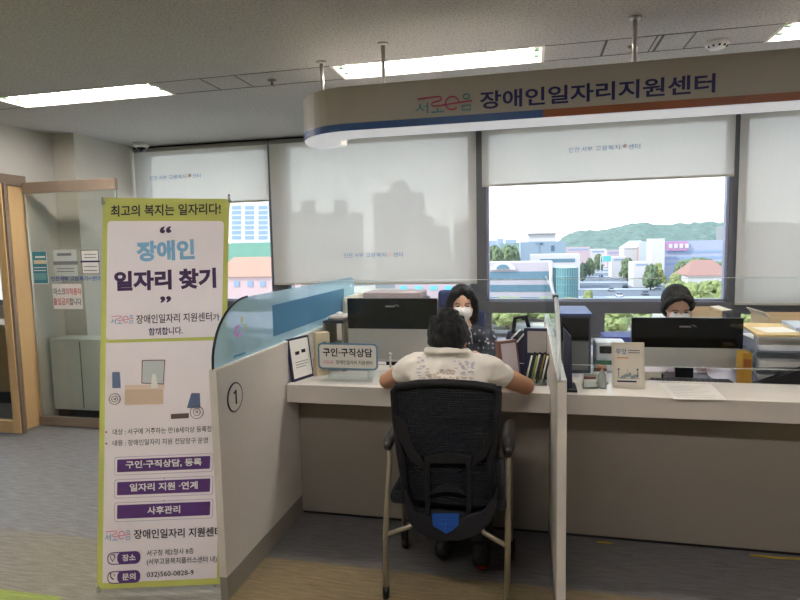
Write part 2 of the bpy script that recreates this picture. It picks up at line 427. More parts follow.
for x, lab in zip(LIGHT_X, ('dim tube light of the row nearer the entrance, over the banner side', 'dim tube light of the row nearer the entrance, over the visitor chair', 'dim tube light of the row nearer the entrance, over the right counter')):
    ceiling_lamp(x, NEAR_Y0, tube_n, lab)  # row of tubes out of view, added to light the near room
# smoke detector, camera dome, sprinkler
p = atz(717, 42, ZC)
t = thing('smoke_detector', 'round white smoke detector on the ceiling above the sign', 'smoke detector', p)
mb = MB(); mb.lathe(p, [(.055, 0), (.058, -.012), (.05, -.02), (.036, -.034), (.03, -.036)][::1], 28); mb.build('detector_body', M['white'], t)
for k in range(5):
    a = math.pi * (1.1 + .2 * k); mb = MB(); mb.box(p + Vector((.044 * math.cos(a) - .005, .044 * math.sin(a) - .004, -.031)), p + Vector((.044 * math.cos(a) + .005, .044 * math.sin(a) + .004, -.02))); mb.build('vent_slot', M['black'], t)
p = atz(141, 143.5, ZC); 
t = thing('security_camera', 'small white dome security camera with black lens near the column', 'security camera', p)
mb = MB(); mb.lathe(p, [(.07, 0), (.072, -.025), (.055, -.04)], 24); mb.build('camera_base', M['white'], t)
mb = MB(); mb.ball(p - Z * .042, .042, sub=3); mb.build('lens_dome', M['gloss'], t)
for (px, py), lab in (((272, 80), 'small metal sprinkler head in the ceiling right of the left light'), ((633, 46), 'small metal sprinkler head in the ceiling beside the right sign rod')):
    p = atz(px, py, ZC)
    t = thing('sprinkler', lab, 'sprinkler', p)
    mb = MB(); mb.lathe(p, [(.028, 0), (.026, -.006), (.008, -.01), (.007, -.03), (.018, -.032), (.018, -.035)], 16); mb.build('sprinkler_head', M['bronze'], t)

# ------------------------------------------------------------------ roller blinds
bm_ = blind_mat(); YBL = YW - .06
blue_ink = mat('blind_print_blue', (70, 110, 170), .7); pink_ink = mat('blind_print_pink', (214, 178, 178), .7)
def blind(xa, xb, zb, tx, tz, tw, label):
    t = thing('roller_blind', label, 'roller blind', ((xa + xb) / 2, YBL, ZC - .03), 'printed fabric roller blinds on the window wall')
    mb = MB(); n = 24
    mb.box((xa, YBL - .0008, zb), (xb, YBL + .0008, ZC - .05)); mb.build('blind_fabric', bm_, t)
    mb = MB(); mb.box((xa, YBL - .006, zb - .012), (xb, YBL + .006, zb + .008), .003); mb.build('bottom_bar', mat('blind_bar', (176, 172, 162), .6), t)
    mb = MB(); mb.tube([(xa + .004, YBL + .01, ZC - .04), (xb - .004, YBL + .01, ZC - .04)], .022, 14); mb.build('roller_tube', mat('blind_roller', (150, 148, 140), .6), t)
    if tw:
        o = Vector((tx - tw / 2, YBL - .0012, tz))
        for tx_, a_, w_ in (('인천', 0, .15), ('서부', .185, .15), ('고용복지', .38, .34), ('센터', .84, .16)):
            mb = MB(); mb.text(tx_, o + X * tw * a_, X, Z, w=tw * w_, h=tw * .075, bold=.0); mb.build('printed_lettering', blue_ink, t)
        mb = MB(); c = o + X * tw * .79 + Z * tw * .05
        mb.poly([c + Vector((math.cos(R_(a)), -.0008, math.sin(R_(a)))) * tw * (.020 + .014 * abs(math.cos(R_(2 * a)))) for a in range(0, 360, 12)])
        mb.build('printed_flower', pink_ink, t)
    # bead chain
    mb = MB(); mb.tube([(xb - .012, YBL - .02, ZC - .06), (xb - .012, YBL - .02, max(zb, 1.0) + .05)], .0022, 6); mb.build('bead_chain', M['silver'], t)
def bx_(px, py): q = at(px, py, YBL); return q
q1 = bx_(175, 176); q2 = bx_(373, 254); q3 = bx_(604, 147)
blind(-3.83, -2.402, 1.91, q1.x, q1.z - .03, .56, 'short white roller blind at the left end behind the yellow banner')
blind(-2.382, -.455, 1.12, q2.x, q2.z - .03, .56, 'long roller blind drawn down with apartment towers showing through, blue print low')
blind(-.405, 1.575, 1.96, q3.x, q3.z - .03, .56, 'short roller blind above the open view of the hill and street')
blind(1.61, 3.48, .935, 0, 0, 0, 'long roller blind at the right edge reaching down to the window beam')

# ------------------------------------------------------------------ glass door leaf, opened parallel to the window wall
YD = 3.97
t = thing('glass_door', 'clear glass door leaf in brown metal rails, swung open beside the wooden jamb', 'door', (-4.03, YD, 0))
mb = MB(); mb.box((-4.035, YD - .02, 1.942), (-3.165, YD + .02, 2.03), .003); mb.build('top_rail', M['bronze'], t)
mb = MB(); mb.box((-4.035, YD - .02, .01), (-3.165, YD + .02, .085), .003); mb.build('bottom_rail', M['bronze'], t)
mb = MB(); mb.box((-4.03, YD - .005, .085), (-3.17, YD + .005, 1.942)); mb.build('glass_pane', glass_mat('door_glass', (.93, .95, .93, 1), .10), t)
mb = MB(); mb.box((-4.035, YD - .007, .085), (-4.022, YD + .007, 1.942)); mb.build('hinge_edge', M['steel'], t)
mb = MB(); mb.box((-3.172, YD - .006, .085), (-3.166, YD + .006, 1.942)); mb.build('glass_edge', mat('glass_edge_green', (120, 150, 140), .2), t)
mb = MB(); mb.tube([(-3.25, YD - .05, .8), (-3.25, YD - .05, 1.25)], .012, 10)
for z in (.85, 1.2): mb.tube([(-3.25, YD - .05, z), (-3.25, YD, z)], .008, 8)
mb.build('door_pull', M['steel'], t)
def sticker(name, px0, px1, py0, py1, m, label, cat, lines, border=None, par=None):
    e = YD - .007; a, b = at(px0, py0, e), at(px1, py1, e)
    mb = MB(); mb.box((a.x, e, b.z), (b.x, e + .001, a.z))
    o = tag(mb.build(name, m), label, cat)
    if border:
        mb = MB(); r = .006
        for lo, hi in (((a.x, b.z), (a.x + r, a.z)), ((b.x - r, b.z), (b.x, a.z)), ((a.x, b.z), (b.x, b.z + r)), ((a.x, a.z - r), (b.x, a.z))):
            mb.box((lo[0], e - .001, lo[1]), (hi[0], e, hi[1]))
        mb.build('notice_border', border, o)
    by = {}
    for txt, x0, y0, x1, y1, mm in lines:
        by.setdefault(mm.name, (mm, []))[1].append((txt, x0, y0, x1, y1))
    for mm, L in by.values():
        for txt, x0, y0, x1, y1 in L:
            mb = MB()
            p, q = at(x0, y1, e - .0012), at(x1, y0, e - .0012)
            if txt is None: mb.box((p.x, e - .0012, p.z), (q.x, e - .0002, q.z))
            else: mb.text(txt, p, X, Z, w=q.x - p.x, h=q.z - p.z, bold=.01)
            mb.build('notice_lettering', mm, o)
    return o
teal = mat('teal_print', (60, 128, 148), .5); redi = mat('red_print', (196, 40, 52), .6); gry = mat('grey_print', (120, 122, 126), .7); wht = mat('white_print', (236, 236, 232), .6)
sticker('wall_notice', 31, 49, 251, 284, teal, 'teal printed notice with white border on the glass door', 'notice',
        [(None, 35, 256, 45, 258, wht), (None, 34, 260, 46, 264, mat('cream_print', (220, 206, 176), .6)), (None, 34, 267, 46, 268, wht), (None, 34, 270, 46, 271, wht), (None, 34, 273, 46, 280, mat('teal_light', (110, 160, 170), .6))], wht)
sticker('wall_notice', 53, 78, 250, 276, mat('clear_white_film', (190, 196, 194), .5), 'pale square notice with a grey bar in the middle of the door glass', 'notice',
        [(None, 57, 253, 71, 256, gry), (None, 53.5, 261, 77.5, 265, gry), (None, 57, 268, 74, 269, gry), (None, 57, 271, 74, 272, gry)])
sticker('wall_notice', 80.5, 100, 250, 274, mat('notice_white', (226, 224, 222), .6), 'white two-row notice with brown frame beside the banner edge', 'notice',
        [(None, 80.5, 260.5, 99.5, 262.5, M['ink']), (None, 84, 254, 96, 255, gry), (None, 84, 257, 96, 258, gry), (None, 84, 266, 97, 267, gry), (None, 84, 270, 97, 271, gry)], mat('brown_border', (120, 92, 84), .6))
sticker('wall_notice', 52, 83, 284, 309, mat('notice_white2', (232, 228, 226), .6), 'white notice with red and black lettering lowest on the door glass', 'notice',
        [('마스크', 54, 288, 65, 295, M['blackink']), ('미착용자', 66, 288, 81, 295, redi), ('출입금지', 54, 298, 69, 305, redi), ('합니다', 70, 298, 81, 305, M['blackink'])])
e = YD - .007; p = at(51, 281, e); q = at(100, 276, e)
mb = MB(); mb.text('인천서부 고용복지+센터', p, X, Z, w=q.x - p.x, h=.038, bold=.015); quick('door_lettering', mb, mat('door_blue', (40, 84, 170), .5), 'blue centre name lettering stuck across the door glass', 'lettering')

# corridor: second door leaf, cabinet, bright window stuff
t = thing('wooden_door', 'narrow pale wooden door leaf opened away at the far left edge', 'door', (-4.3, 3.8, 0))
a_, b_ = at(15, 420, 3.72).x, at(22, 420, 3.72).x
mb = MB(); mb.box((a_, 3.70, .02), (b_, 3.74, 2.0), .003); mb.build('door_stile', M['wood'], t)
mb = MB(); mb.box((b_, 3.71, .02), (b_ + .02, 3.735, 2.0)); mb.build('door_seal', M['bronze'], t)
mb = MB(); mb.box((a_ - .8, 3.70, .02), (a_, 3.74, .12), .003); mb.build('door_rail', M['wood'], t)
mb = MB(); mb.box((a_ - .8, 3.70, 1.9), (a_, 3.74, 2.0), .003); mb.build('door_rail', M['wood'], t)
mb = MB(); mb.box((a_ - .8, 3.718, .12), (a_, 3.725, 1.9)); mb.build('glass_pane', glassm, t)
t = thing('cabinet', 'low pale wooden cabinet beyond the doorway at the far left', 'cabinet', (-6, 4.7, 0))
mb = MB(); mb.box((-7.2, 4.5, .12), (-4.7, 4.95, .78), .004); mb.build('cabinet_body', M['wood'], t)
mb = MB(); mb.box((-7.2, 4.53, 0), (-4.7, 4.95, .12)); mb.build('plinth', M['black'], t)
for k in range(4):
    mb = MB(); mb.box((-7.18 + k * .62, 4.482, .14), (-6.6 + k * .62, 4.499, .76), .002); mb.build('cabinet_door', M['wood'], t)
# pale panel and dark pot behind glass door
t = thing('low_cabinet', 'whitish cabinet standing behind the glass door against the column', 'cabinet', (-3.75, 4.2, 0))
mb = MB(); mb.box((-4.05, 4.12, .1), (-3.45, 4.33, .72), .006); mb.build('cabinet_body', mat('cabinet_white', (206, 208, 204), .5), t)
mb = MB(); mb.box((-4.03, 4.14, 0), (-3.47, 4.33, .1)); mb.build('plinth', M['black'], t)
mb = MB(); mb.box((-3.745, 4.112, .12), (-3.741, 4.121, .70)); mb.build('door_gap', M['kick'], t)

# ================================================================== COUNTER AND PARTITIONS
CT, CB, YCF, YCB, YBASE = .76, .665, 2.69, 3.02, 2.84
XA, XP, XP2, XRC = -1.218, .094, .126, 3.4
for a, b, lab in ((XA, XP - .002, 'beige laminate counter section in front of the seated visitor'), (XP2 + .002, XRC, 'long beige laminate counter section right of the white partition')):
    t = thing('counter', lab, 'counter', ((a + b) / 2, 2.85, 0), 'counter sections')
    mb = MB(); mb.box((a, YCF, CB), (b, YCB, CT), .003); mb.build('counter_top', M['lamtop'], t)
    mb = MB(); mb.box((a, YCF - .0015, CB + .001), (b, YCF + .001, CT - .003)); mb.build('front_edge', M['lam'], t)
    mb = MB(); mb.box((a, YBASE, .018), (b, YBASE + .03, CB)); mb.build('base_panel', M['base'], t)
    mb = MB(); mb.box((a, YBASE + .012, 0), (b, YBASE + .028, .018)); mb.build('toe_gap', M['black'], t)  # shadow under the base put in as a black strip
    if b > 1:
        for xx in (1.5, 2.75):
            mb = MB(); mb.box((xx, YBASE - .0008, .02), (xx + .002, YBASE + .001, CB)); mb.build('panel_joint', M['kick'], t)
# yellow cable on the carpet at the base
mb = MB(); mb.tube([atz(597, 542, .006), atz(606, 542.5, .006), atz(612, 543.5, .006)], .004, 6); quick('cable', mb, mat('yellow_cable', (176, 150, 40), .5), 'short bit of yellow cable under the counter base, near the partition', 'cable')
mb = MB(); mb.tube([atz(750, 555, .006), atz(765, 556.5, .006), atz(780, 558, .006), atz(795, 558.5, .006), atz(830, 560, .006)], .0045, 6); quick('cable', mb, MATS['yellow_cable'], 'yellow cable peeking out under the counter base at the right edge', 'cable')

def arc_glass(x0, x1, top=1.24, yf=2.045, yb=3.96, zb=.97):
    """outline of glass sheet in YZ: big curved nose at the front, small radius at the back"""
    pts = [(yf, zb)]
    for k in range(0, 13):
        a = math.pi * (1 - k / 24); pts.append((yf + .31 + .31 * math.cos(a), zb + .02 + (top - zb - .02) * math.sin(a)))
    for k in range(0, 5):
        a = math.pi / 2 * (1 - k / 4); pts.append((yb - .06 + .06 * math.cos(a), top - .06 + .06 * math.sin(a)))
    pts.append((yb, zb)); return pts
def partition(x0, x1, gm, label, gx, gt):
    t = thing('partition', label, 'partition', (x0, 3, 0), 'low side partitions of the counter')
    mb = MB(); mb.box((x0, 2.04, .1), (x1, 3.98, .97), .002); mb.build('panel', M['lam'], t)
    mb = MB(); mb.box((x0 + .001, 2.043, 0), (x1 + .001, 3.98, .1)); mb.build('kickboard', M['kick'], t)
    mb = MB(); mb.box((x0, 2.04, .97), (x1, 3.98, .976), .002); mb.build('top_strip', mat('light_edge', (222, 216, 204), .4), t)
    pts = arc_glass(x0, x1); q = [(gx, y, max(z, .976)) for y, z in pts]
    mb = MB(); mb.poly(q, (gt, 0, 0)); mb.build('glass_screen', gm, t)
    return t, pts
film = glass_mat('blue_filmed_glass', (.80, .93, 1, 1), .05, body=(.66, .88, .98, 1), bodyfac=.42)
tL, pts = partition(-1.256, -1.222, film, 'left low partition with frosted blue glass screen and circled number 1', -1.242, .006)
mb = MB(); mb.tube([(-1.239, y, z) for y, z in pts[0:14]], .0055, 8); mb.build('screen_edge', M['black'], tL)
mb = MB(); mb.box((-1.2358, 2.60, 1.02), (-1.2348, 3.72, 1.175)); mb.build('film_panel', glass_mat('dark_blue_film', (.50, .68, .80, 1), .04, body=(.26, .48, .64, 1), bodyfac=.4), tL, label='darker blue rectangle on the glass')  # darker blue translucent rectangle on the face of the screen
# logo on the glass
def onx(px, py, e=-1.2345): return atx(px, py, e)
mb = MB(); c = onx(238, 331); rr = .022
ring = []
for k in range(15):
    a = R_(50 + k * 20); ring.append(c + Vector((0, math.cos(a) * rr, math.sin(a) * rr * 1.1)))
mb.tube(ring, .006, 6, r2=.0015); mb.build('pink_logo_ring', mat('logo_pink', (226, 120, 206), .5), tL)
mb = MB()
for px, py, h in ((242, 321, .024), (246, 328, .022)):
    c = onx(px, py); mb.ball(c + Z * h * .5, .008, (.2, 1, 1)); mb.tube([c - Z * h * .5, c + Z * h * .2], .005, 6, r2=.0015)
mb.build('yellow_logo_figures', mat('logo_yellow', (232, 222, 96), .5), tL)
mb = MB(); c = onx(234, 357); mb.tube([c + Vector((0, .10 * k / 16, .004 * (1 if k % 2 else -1))) for k in range(17)], .002, 4); mb.build('glass_lettering', mat('logo_teal', (70, 140, 178), .5), tL)
# circled number plate
e = -1.2195; c = atx(235, 397, e); 
rim = lambda r, k=28: [c + Vector((0, r * math.cos(2 * math.pi * i / k), r * math.sin(2 * math.pi * i / k))) for i in range(k)]
mb = MB(); mb.poly([p for p in rim(.062)], (.002, 0, 0)); plate = mb.build('number_disc', mat('disc_grey', (204, 198, 190), .4), tL)
mb = MB(); pr_ = rim(.060); mb.tube(pr_ + [pr_[0], pr_[1]], .0035, 6, cap=False); mb.build('disc_rim', M['blackink'], plate)
mb = MB(); q_ = c + Vector((.0035, 0, 0)); mb.tube([q_ + Vector((0, -.014, .018)), q_ + Vector((0, .003, .030)), q_ + Vector((0, .003, -.030))], .0034, 6); mb.build('disc_number', M['blackink'], plate)
clear = glass_mat('clear_glass', (.93, .97, .96, 1), .10)
tR, pts = partition(XP, XP2, clear, 'white edge-on partition post with clear glass screen between the counter sections', .096, .006)
mb = MB(); mb.tube([(.0985, y, z) for y, z in pts[0:14]], .0085, 8); mb.build('screen_edge', mat('bright_glass_edge', (232, 236, 236), .15), tR)
mb = MB(); mb.box((.088, 2.30, 1.225), (.108, 2.36, 1.25), .003); mb.build('glass_clip', M['black'], tR)

# clear acrylic guards across the counter
for a, b, lab in ((XA + .01, XP - .01, 'clear acrylic guard spanning between the partitions behind the visitor'), (XP2 + .01, 3.3, 'clear acrylic guard across the right counter section in front of the staff')):
    t = thing('acrylic_guard', lab, 'screen', ((a + b) / 2, 3.01, CT), 'clear acrylic counter guards')
    mb = MB(); mb.box((a, 3.006, .832), (b, 3.012, 1.27)); mb.build('acrylic_sheet', glass_mat('acrylic', (.96, .98, .98, 1), .05), t)
    mb = MB(); mb.tube([(a, 3.009, 1.27), (b, 3.009, 1.27)], .0016, 6); mb.tube([(a, 3.009, .832), (b, 3.009, .832)], .0018, 6); mb.build('polished_edge', mat('acrylic_edge', (214, 220, 216), .3), t)
    for xx in (a + .03, (a + b) / 2 if b < 1 else 1.9, b - .03):
        mb = MB(); mb.box((xx - .012, 2.99, CT), (xx + .012, 3.016, .836), .002); mb.build('guard_foot', clear, t)

# ================================================================== HANGING SIGN
SZ0, SZ1, RW = 2.04, 2.258, .10
def ribbon(z0, z1, grow=0., wid=RW, x1=3.6):
    cl = [Vector((x1, 2.95, 0))]
    for k in range(0, 6): cl.append(Vector((x1 + (-.93 - x1) * (k + 1) / 6, 2.95, 0)))
    cl = [Vector((x1, 2.95, 0)), Vector((-.90, 2.95, 0))]
    c0 = Vector((-.90, 3.20, 0)); r = .25
    for k in range(1, 17):
        a = R_(270 - k * 7.0); cl.append(c0 + Vector((r * math.cos(a), r * math.sin(a), 0)))
    L, Rr = [], []
    for i, p in enumerate(cl):
        t_ = (cl[min(i + 1, len(cl) - 1)] - cl[max(i - 1, 0)]).normalized(); n_ = Vector((t_.y, -t_.x, 0))
        L.append(p - n_ * (wid + grow)); Rr.append(p + n_ * (wid + grow))
    return L, Rr, z0, z1
def ribbon_mesh(z0, z1, grow=0., wid=RW):
    L, Rr, _, _ = ribbon(z0, z1, grow, wid); mb = MB(); bm = mb.bm
    V = [[bm.verts.new(Vector((p.x, p.y, z))) for p in side] for side in (L, Rr) for z in (z0, z1)]
    Lb, Lt, Rb, Rt = V; n = len(L)
    for i in range(n - 1):
        for a, b in ((Lb, Lt), (Rb, Rt)): bm.faces.new((a[i], a[i + 1], b[i + 1], b[i]))
        bm.faces.new((Lt[i], Lt[i + 1], Rt[i + 1], Rt[i])); bm.faces.new((Lb[i], Lb[i + 1], Rb[i + 1], Rb[i]))
    for i in (0, n - 1): bm.faces.new((Lb[i], Lt[i], Rt[i], Rb[i]))
    return mb
t = thing('hanging_sign', 'long grey sign band with rounded left end hanging from steel rods over the counter', 'sign', (.9, 2.95, ZC))
ribbon_mesh(SZ0 + .002, SZ1).build('sign_body', mat('sign_grey_beige', (176, 170, 162), .5), t)
ribbon_mesh(SZ0 - .004, SZ0 + .001, -.004).build('light_diffuser', mat('sign_diffuser', (240, 244, 250), .5, emit=.13), t)
def band(x_split_a, x_split_b, m, curve):
    L, Rr, _, _ = ribbon(0, 0, .0015); pts_ = [p for p in L if True]
    mb = MB(); bm = mb.bm; z0, z1 = SZ0, SZ0 + .036
    side = L if min(p.y for p in L) < min(p.y for p in Rr) else Rr
    if not curve: side = [Vector((x_split_a, side[0].y, 0)), Vector((x_split_b, side[0].y, 0))]
    else: side = [Vector((x_split_a, side[0].y, 0))] + side[1:]
    a = [bm.verts.new((p.x, p.y, z0)) for p in side]; b = [bm.verts.new((p.x, p.y, z1)) for p in side]
    for i in range(len(side) - 1): bm.faces.new((a[i], a[i + 1], b[i + 1], b[i]))
    return mb.build('blue_band' if curve else 'brown_band', m, t)
xs_ = at(543, 112, 2.85).x
band(xs_, None, mat('sign_blue', (38, 78, 136), .4), True); band(3.6, xs_, mat('sign_brown', (142, 78, 42), .4), False)
YS = 2.8485
def sp(px, py): return at(px, py, YS)
p, q = sp(480, 106), sp(716, 62)
mb = MB(); mb.text('장애인일자리지원센터', (p.x, YS, 2.097), X, Z, w=q.x - p.x, h=.083, bold=.022); mb.build('sign_lettering', mat('sign_navy', (26, 34, 92), .5), t)
tealL = mat('logo_teal_sign', (84, 140, 150), .5); magL = mat('logo_magenta', (178, 66, 104), .5)
lo = sp(415, 109); hi = sp(472, 86); lx, lw, lz, lh = lo.x, hi.x - lo.x, 2.094, .086
def logo(o, w_, h_, ux, uz, nn, m1, m2, par, th=.0048):
    """the wordmark: teal syllables with a magenta line running through a round e"""
    P = lambda a, b: Vector(o) + ux * (a * w_) + uz * (b * h_) + nn * .0006
    mb = MB()
    mb.text('서', P(0, .05), ux, uz, w=w_ * .24, h=h_ * .58, bold=.01)
    mb.tube([P(.29, .08), P(.51, .08)], th * .8, 6); mb.tube([P(.40, .08), P(.40, .28)], th * .8, 6)
    for c_, rx, ry in ((P(.90, .80), .055, .13),):
        mb.tube([c_ + ux * (rx * w_ * math.cos(R_(20 * k))) + uz * (ry * h_ * math.sin(R_(20 * k))) for k in range(19)], th * .8, 6, cap=False)
    mb.tube([P(.83, .32), P(.83, .06), P(.97, .06), P(.97, .32), P(.83, .32)], th * .8, 6)
    mb.build('logo_syllables', m1, par)
    mb = MB()
    pts = [P(.05, .86), P(.40, .92), P(.46, .88), P(.47, .75), P(.42, .66), P(.33, .62), P(.29, .52), P(.31, .42), P(.38, .40), P(.55, .44), P(1.0, .56)]
    mb.tube(pts, th * .8, 6)
    mb.tube([P(.655, .5) + ux * (w_ * .115 * math.cos(R_(8 + 18 * k))) + uz * (h_ * .36 * math.sin(R_(8 + 18 * k))) for k in range(18)], th * .8, 6)
    mb.build('logo_line', m2, par)
logo((lx, YS, lz), lw, lh, X, Z, -Y, tealL, magL, t)
for px, py, Yr in ((320, 64, 3.175), (383, 44, 2.955), (636, 16, 2.945)):
    pz = atz(px, py, ZC); x = at(px, py, Yr).x if px != 320 else -1.13
    x = {320: -1.135, 383: -.733, 636: .475}[px]
    mb = MB(); mb.tube([(x, Yr if px != 320 else 3.14, SZ1 - .002), (x, Yr if px != 320 else 3.14, ZC)], .011, 12); r = mb.build('hanging_rod', M['steel'], t)
    mb = MB(); mb.lathe((x, Yr if px != 320 else 3.14, ZC), [(.028, -.0005), (.026, -.008), (.014, -.012)], 18); mb.build('rod_flange', M['steel'], r)

# ================================================================== BANNER
BL, BR, TL, TR = Vector((-1.79, 1.965, .03)), Vector((-1.285, 2.10, .03)), Vector((-1.825, 2.2, 1.69)), Vector((-1.272, 2.30, 1.671))
bn = (BR - BL).cross(TL - BL).normalized()
if bn.y > 0: bn = -bn
_d = TR - Vector((0, 0, EYE)); TR = Vector((0, 0, EYE)) + _d * ((BL - Vector((0, 0, EYE))).dot(bn) / _d.dot(bn))
def pb(px, py, off=.002):
    """point on the banner plane seen at this pixel, lifted towards the viewer side by off"""
    d = ray(px, py); o = Vector((0, 0, EYE)); t_ = (BL - o).dot(bn) / d.dot(bn); return o + d * t_ + bn * off
t = thing('banner_stand', 'tall yellow-green and white upright banner with purple lettering in front of the left partition', 'banner', (-1.55, 2.05, 0))
def quadp(mb, a, b, c, d, th=None): mb.poly([a, b, c, d], th)
mb = MB(); quadp(mb, BL, BR, TR, TL, -bn * .002); mb.build('banner_sheet', mat('banner_green', (192, 196, 104), .6), t)
whiteb = mat('banner_white', (244, 236, 242), .6)
def rquad(name, corners_px, m, off, par=t, rad=.0):
    mb = MB(); c = [pb(x, y, off) for x, y in corners_px]
    if rad:
        pts_ = []
        for i in range(4):
            p0, p1, p2 = c[i - 1], c[i], c[(i + 1) % 4]; a = p1 + (p0 - p1).normalized() * rad; b = p1 + (p2 - p1).normalized() * rad
            for k in range(6):
                s_ = k / 5; pts_.append((a * (1 - s_) + p1 * s_) * (1 - s_) + (p1 * (1 - s_) + b * s_) * s_)
        c = pts_
    mb.poly(c); return mb.build(name, m, par)
# px helper in banner frame: sheet width runs from xl(y) to xr(y)
def xl(y): return 102.5 + (97 - 102.5) * (y - 198) / (590 - 198)
def xr(y): return 229 + (221.5 - 229) * (y - 199) / (584 - 199)
def bx4(y0, y1, i0=5.5, i1=-4.5): return [(xl(y0) + i0, y0), (xr(y0) + i1, y0), (xr(y1) + i1, y1), (xl(y1) + i0, y1)]
c_ = bx4(221, 338); c_[2] = (c_[2][0], 336.5); c_[3] = (c_[3][0], 340); rquad('upper_panel', c_, whiteb, .0012, rad=.02)
c_ = bx4(343, 583); c_[1] = (c_[1][0], 340); c_[2] = (c_[2][0], 578); rquad('lower_panel', c_, whiteb, .0012)
purple = mat('print_purple', (92, 54, 122), .5); dpurple = mat('print_dark_purple', (66, 42, 84), .5); pblue = mat('print_light_blue', (128, 180, 216), .5)
def btext(mb, txt, x0, y0, x1, y1, hpx, bold=.0, off=.0025):
    a, b = pb(x0, y0, off), pb(x1, y1, off); u = (b - a).normalized(); v = -u.cross(bn).normalized()
    if v.z < 0: v = -v
    h = (pb(x0, y0 - hpx, off) - a).length
    mb.text(txt, a, u, v, w=(b - a).length, h=h, bold=bold, depth=0)
def blines(name, m, L):
    for l in L: mb = MB(); btext(mb, *l); mb.build(name, m, t)
blines('headline_lettering', M['blackink'], [('최고의 복지는 일자리다!', 111, 217, 221, 214.5, 11.5, .02)])
blines('title_lettering', pblue, [('장애인', 137, 262, 195, 259.5, 20.5, .045)])
blines('title_lettering', dpurple, [('일자리', 114.5, 291.5, 172, 289.5, 20, .045), ('찾기', 179, 289.5, 216.5, 288, 20.5, .045), ('“', 160, 233.5, 171.5, 233, 7, .03), ('”', 160.5, 303, 171.5, 302.5, 6.5, .03)])
blines('subtitle_lettering', M['blackink'], [('장애인일자리 지원센터', 136.5, 324, 212, 321, 9, .012), ('가', 213, 321, 220, 320.5, 7, .01)])
blines('subtitle_lettering', M['ink'], [('함께합니다.', 149, 335.5, 183, 334, 7.5, .02)])
def blogo(x0, y0, x1, h):
    a, b = pb(x0, y0, .003), pb(x1, y0 - 1, .003); u = (b - a).normalized(); v = -u.cross(bn).normalized(); v = v if v.z > 0 else -v
    logo(a, (b - a).length, (pb(x0, y0 - h) - pb(x0, y0)).length, u, v, bn, mat('logo_pale_teal', (120, 168, 206), .5), mat('logo_pink_print', (214, 110, 150), .5), t, .0018)
blogo(111, 324.5, 134, 9); blogo(105, 541, 131, 11)
blines('detail_lettering', M['blackink'], [('대상 : 서구에 거주하는 만18세이상 등록장애', 113, 435, 217, 431.5, 6, .006), ('내용 : 장애인일자리 지원 전담창구 운영', 113, 446, 208, 443, 6, .006),
       ('장애인일자리 지원센터', 134, 539, 222, 536, 9.5, .02), ('서구청 제2청사 8층', 147, 556, 194, 553.5, 6, .008), ('(서부고용복지플러스센터 내)', 147, 565.5, 217, 562.5, 7, .008), ('032)560-0828-9', 147, 578.5, 194, 576, 6.5, .012)])
for x, y in ((106.5, 432), (106.5, 443.5)):
    mb = MB()
    c = pb(x, y, .0025); u = pb(x + 1, y, .0025) - c; u = u.normalized(); v = u.cross(bn).normalized()
    mb.poly([c + u * .0045 * math.cos(a * .7854) + v * .0045 * math.sin(a * .7854) for a in range(8)])
    mb.build('bullet_mark', mat('bullet_pink', (190, 60, 120), .5), t)
for (y0, y1, txt, hh) in ((459.5, 471, '구인·구직상담, 등록', 8), (482, 494, '일자리 지원 ·연계', 8), (505, 517.5, '사후관리', 8)):
    x0, x1 = 117.5, 210.5
    rquad('box_outline', [(x0 - 3, y0 - 2.5), (x1 + 3, y0 - 6.5), (x1 + 2.5, y1 + .5), (x0 - 3, y1 + 4.5)], mat('outline_violet', (190, 180, 210), .5), .0016, rad=.012)
    rquad('box_inner', [(x0 - 2.4, y0 - 1.9), (x1 + 2.4, y0 - 5.9), (x1 + 1.9, y1 - .1), (x0 - 2.4, y1 + 3.9)], whiteb, .0020, rad=.011)
    bxo = rquad('purple_box', [(x0, y0), (x1, y0 - 3.8), (x1 - .5, y1 - 2.5), (x0 - .3, y1 + 1.2)], purple, .0024, rad=.004)
    w2 = {8: 0}.get(hh, 0); cxp = 164; ww = {'구인·구직상담, 등록': 76, '일자리 지원 ·연계': 68, '사후관리': 33}[txt]
    yy = (y0 + y1) / 2 + 2.6; yc = yy
    mb = MB(); btext(mb, txt, cxp - ww / 2, yc + ww * .013, cxp + ww / 2, yc - ww * .027, hh, .028, .0032); mb.build('box_lettering', wht, t)
for y in (477.5, 500):
    mb = MB(); c = pb(164.5, y, .0025); u = (pb(166, y, .0025) - c).normalized(); v = u.cross(bn).normalized(); v = v if v.z < 0 else -v
    mb.poly([c - u * .004, c + u * .004, c + v * .006]); mb.build('arrow_mark', gry, t)
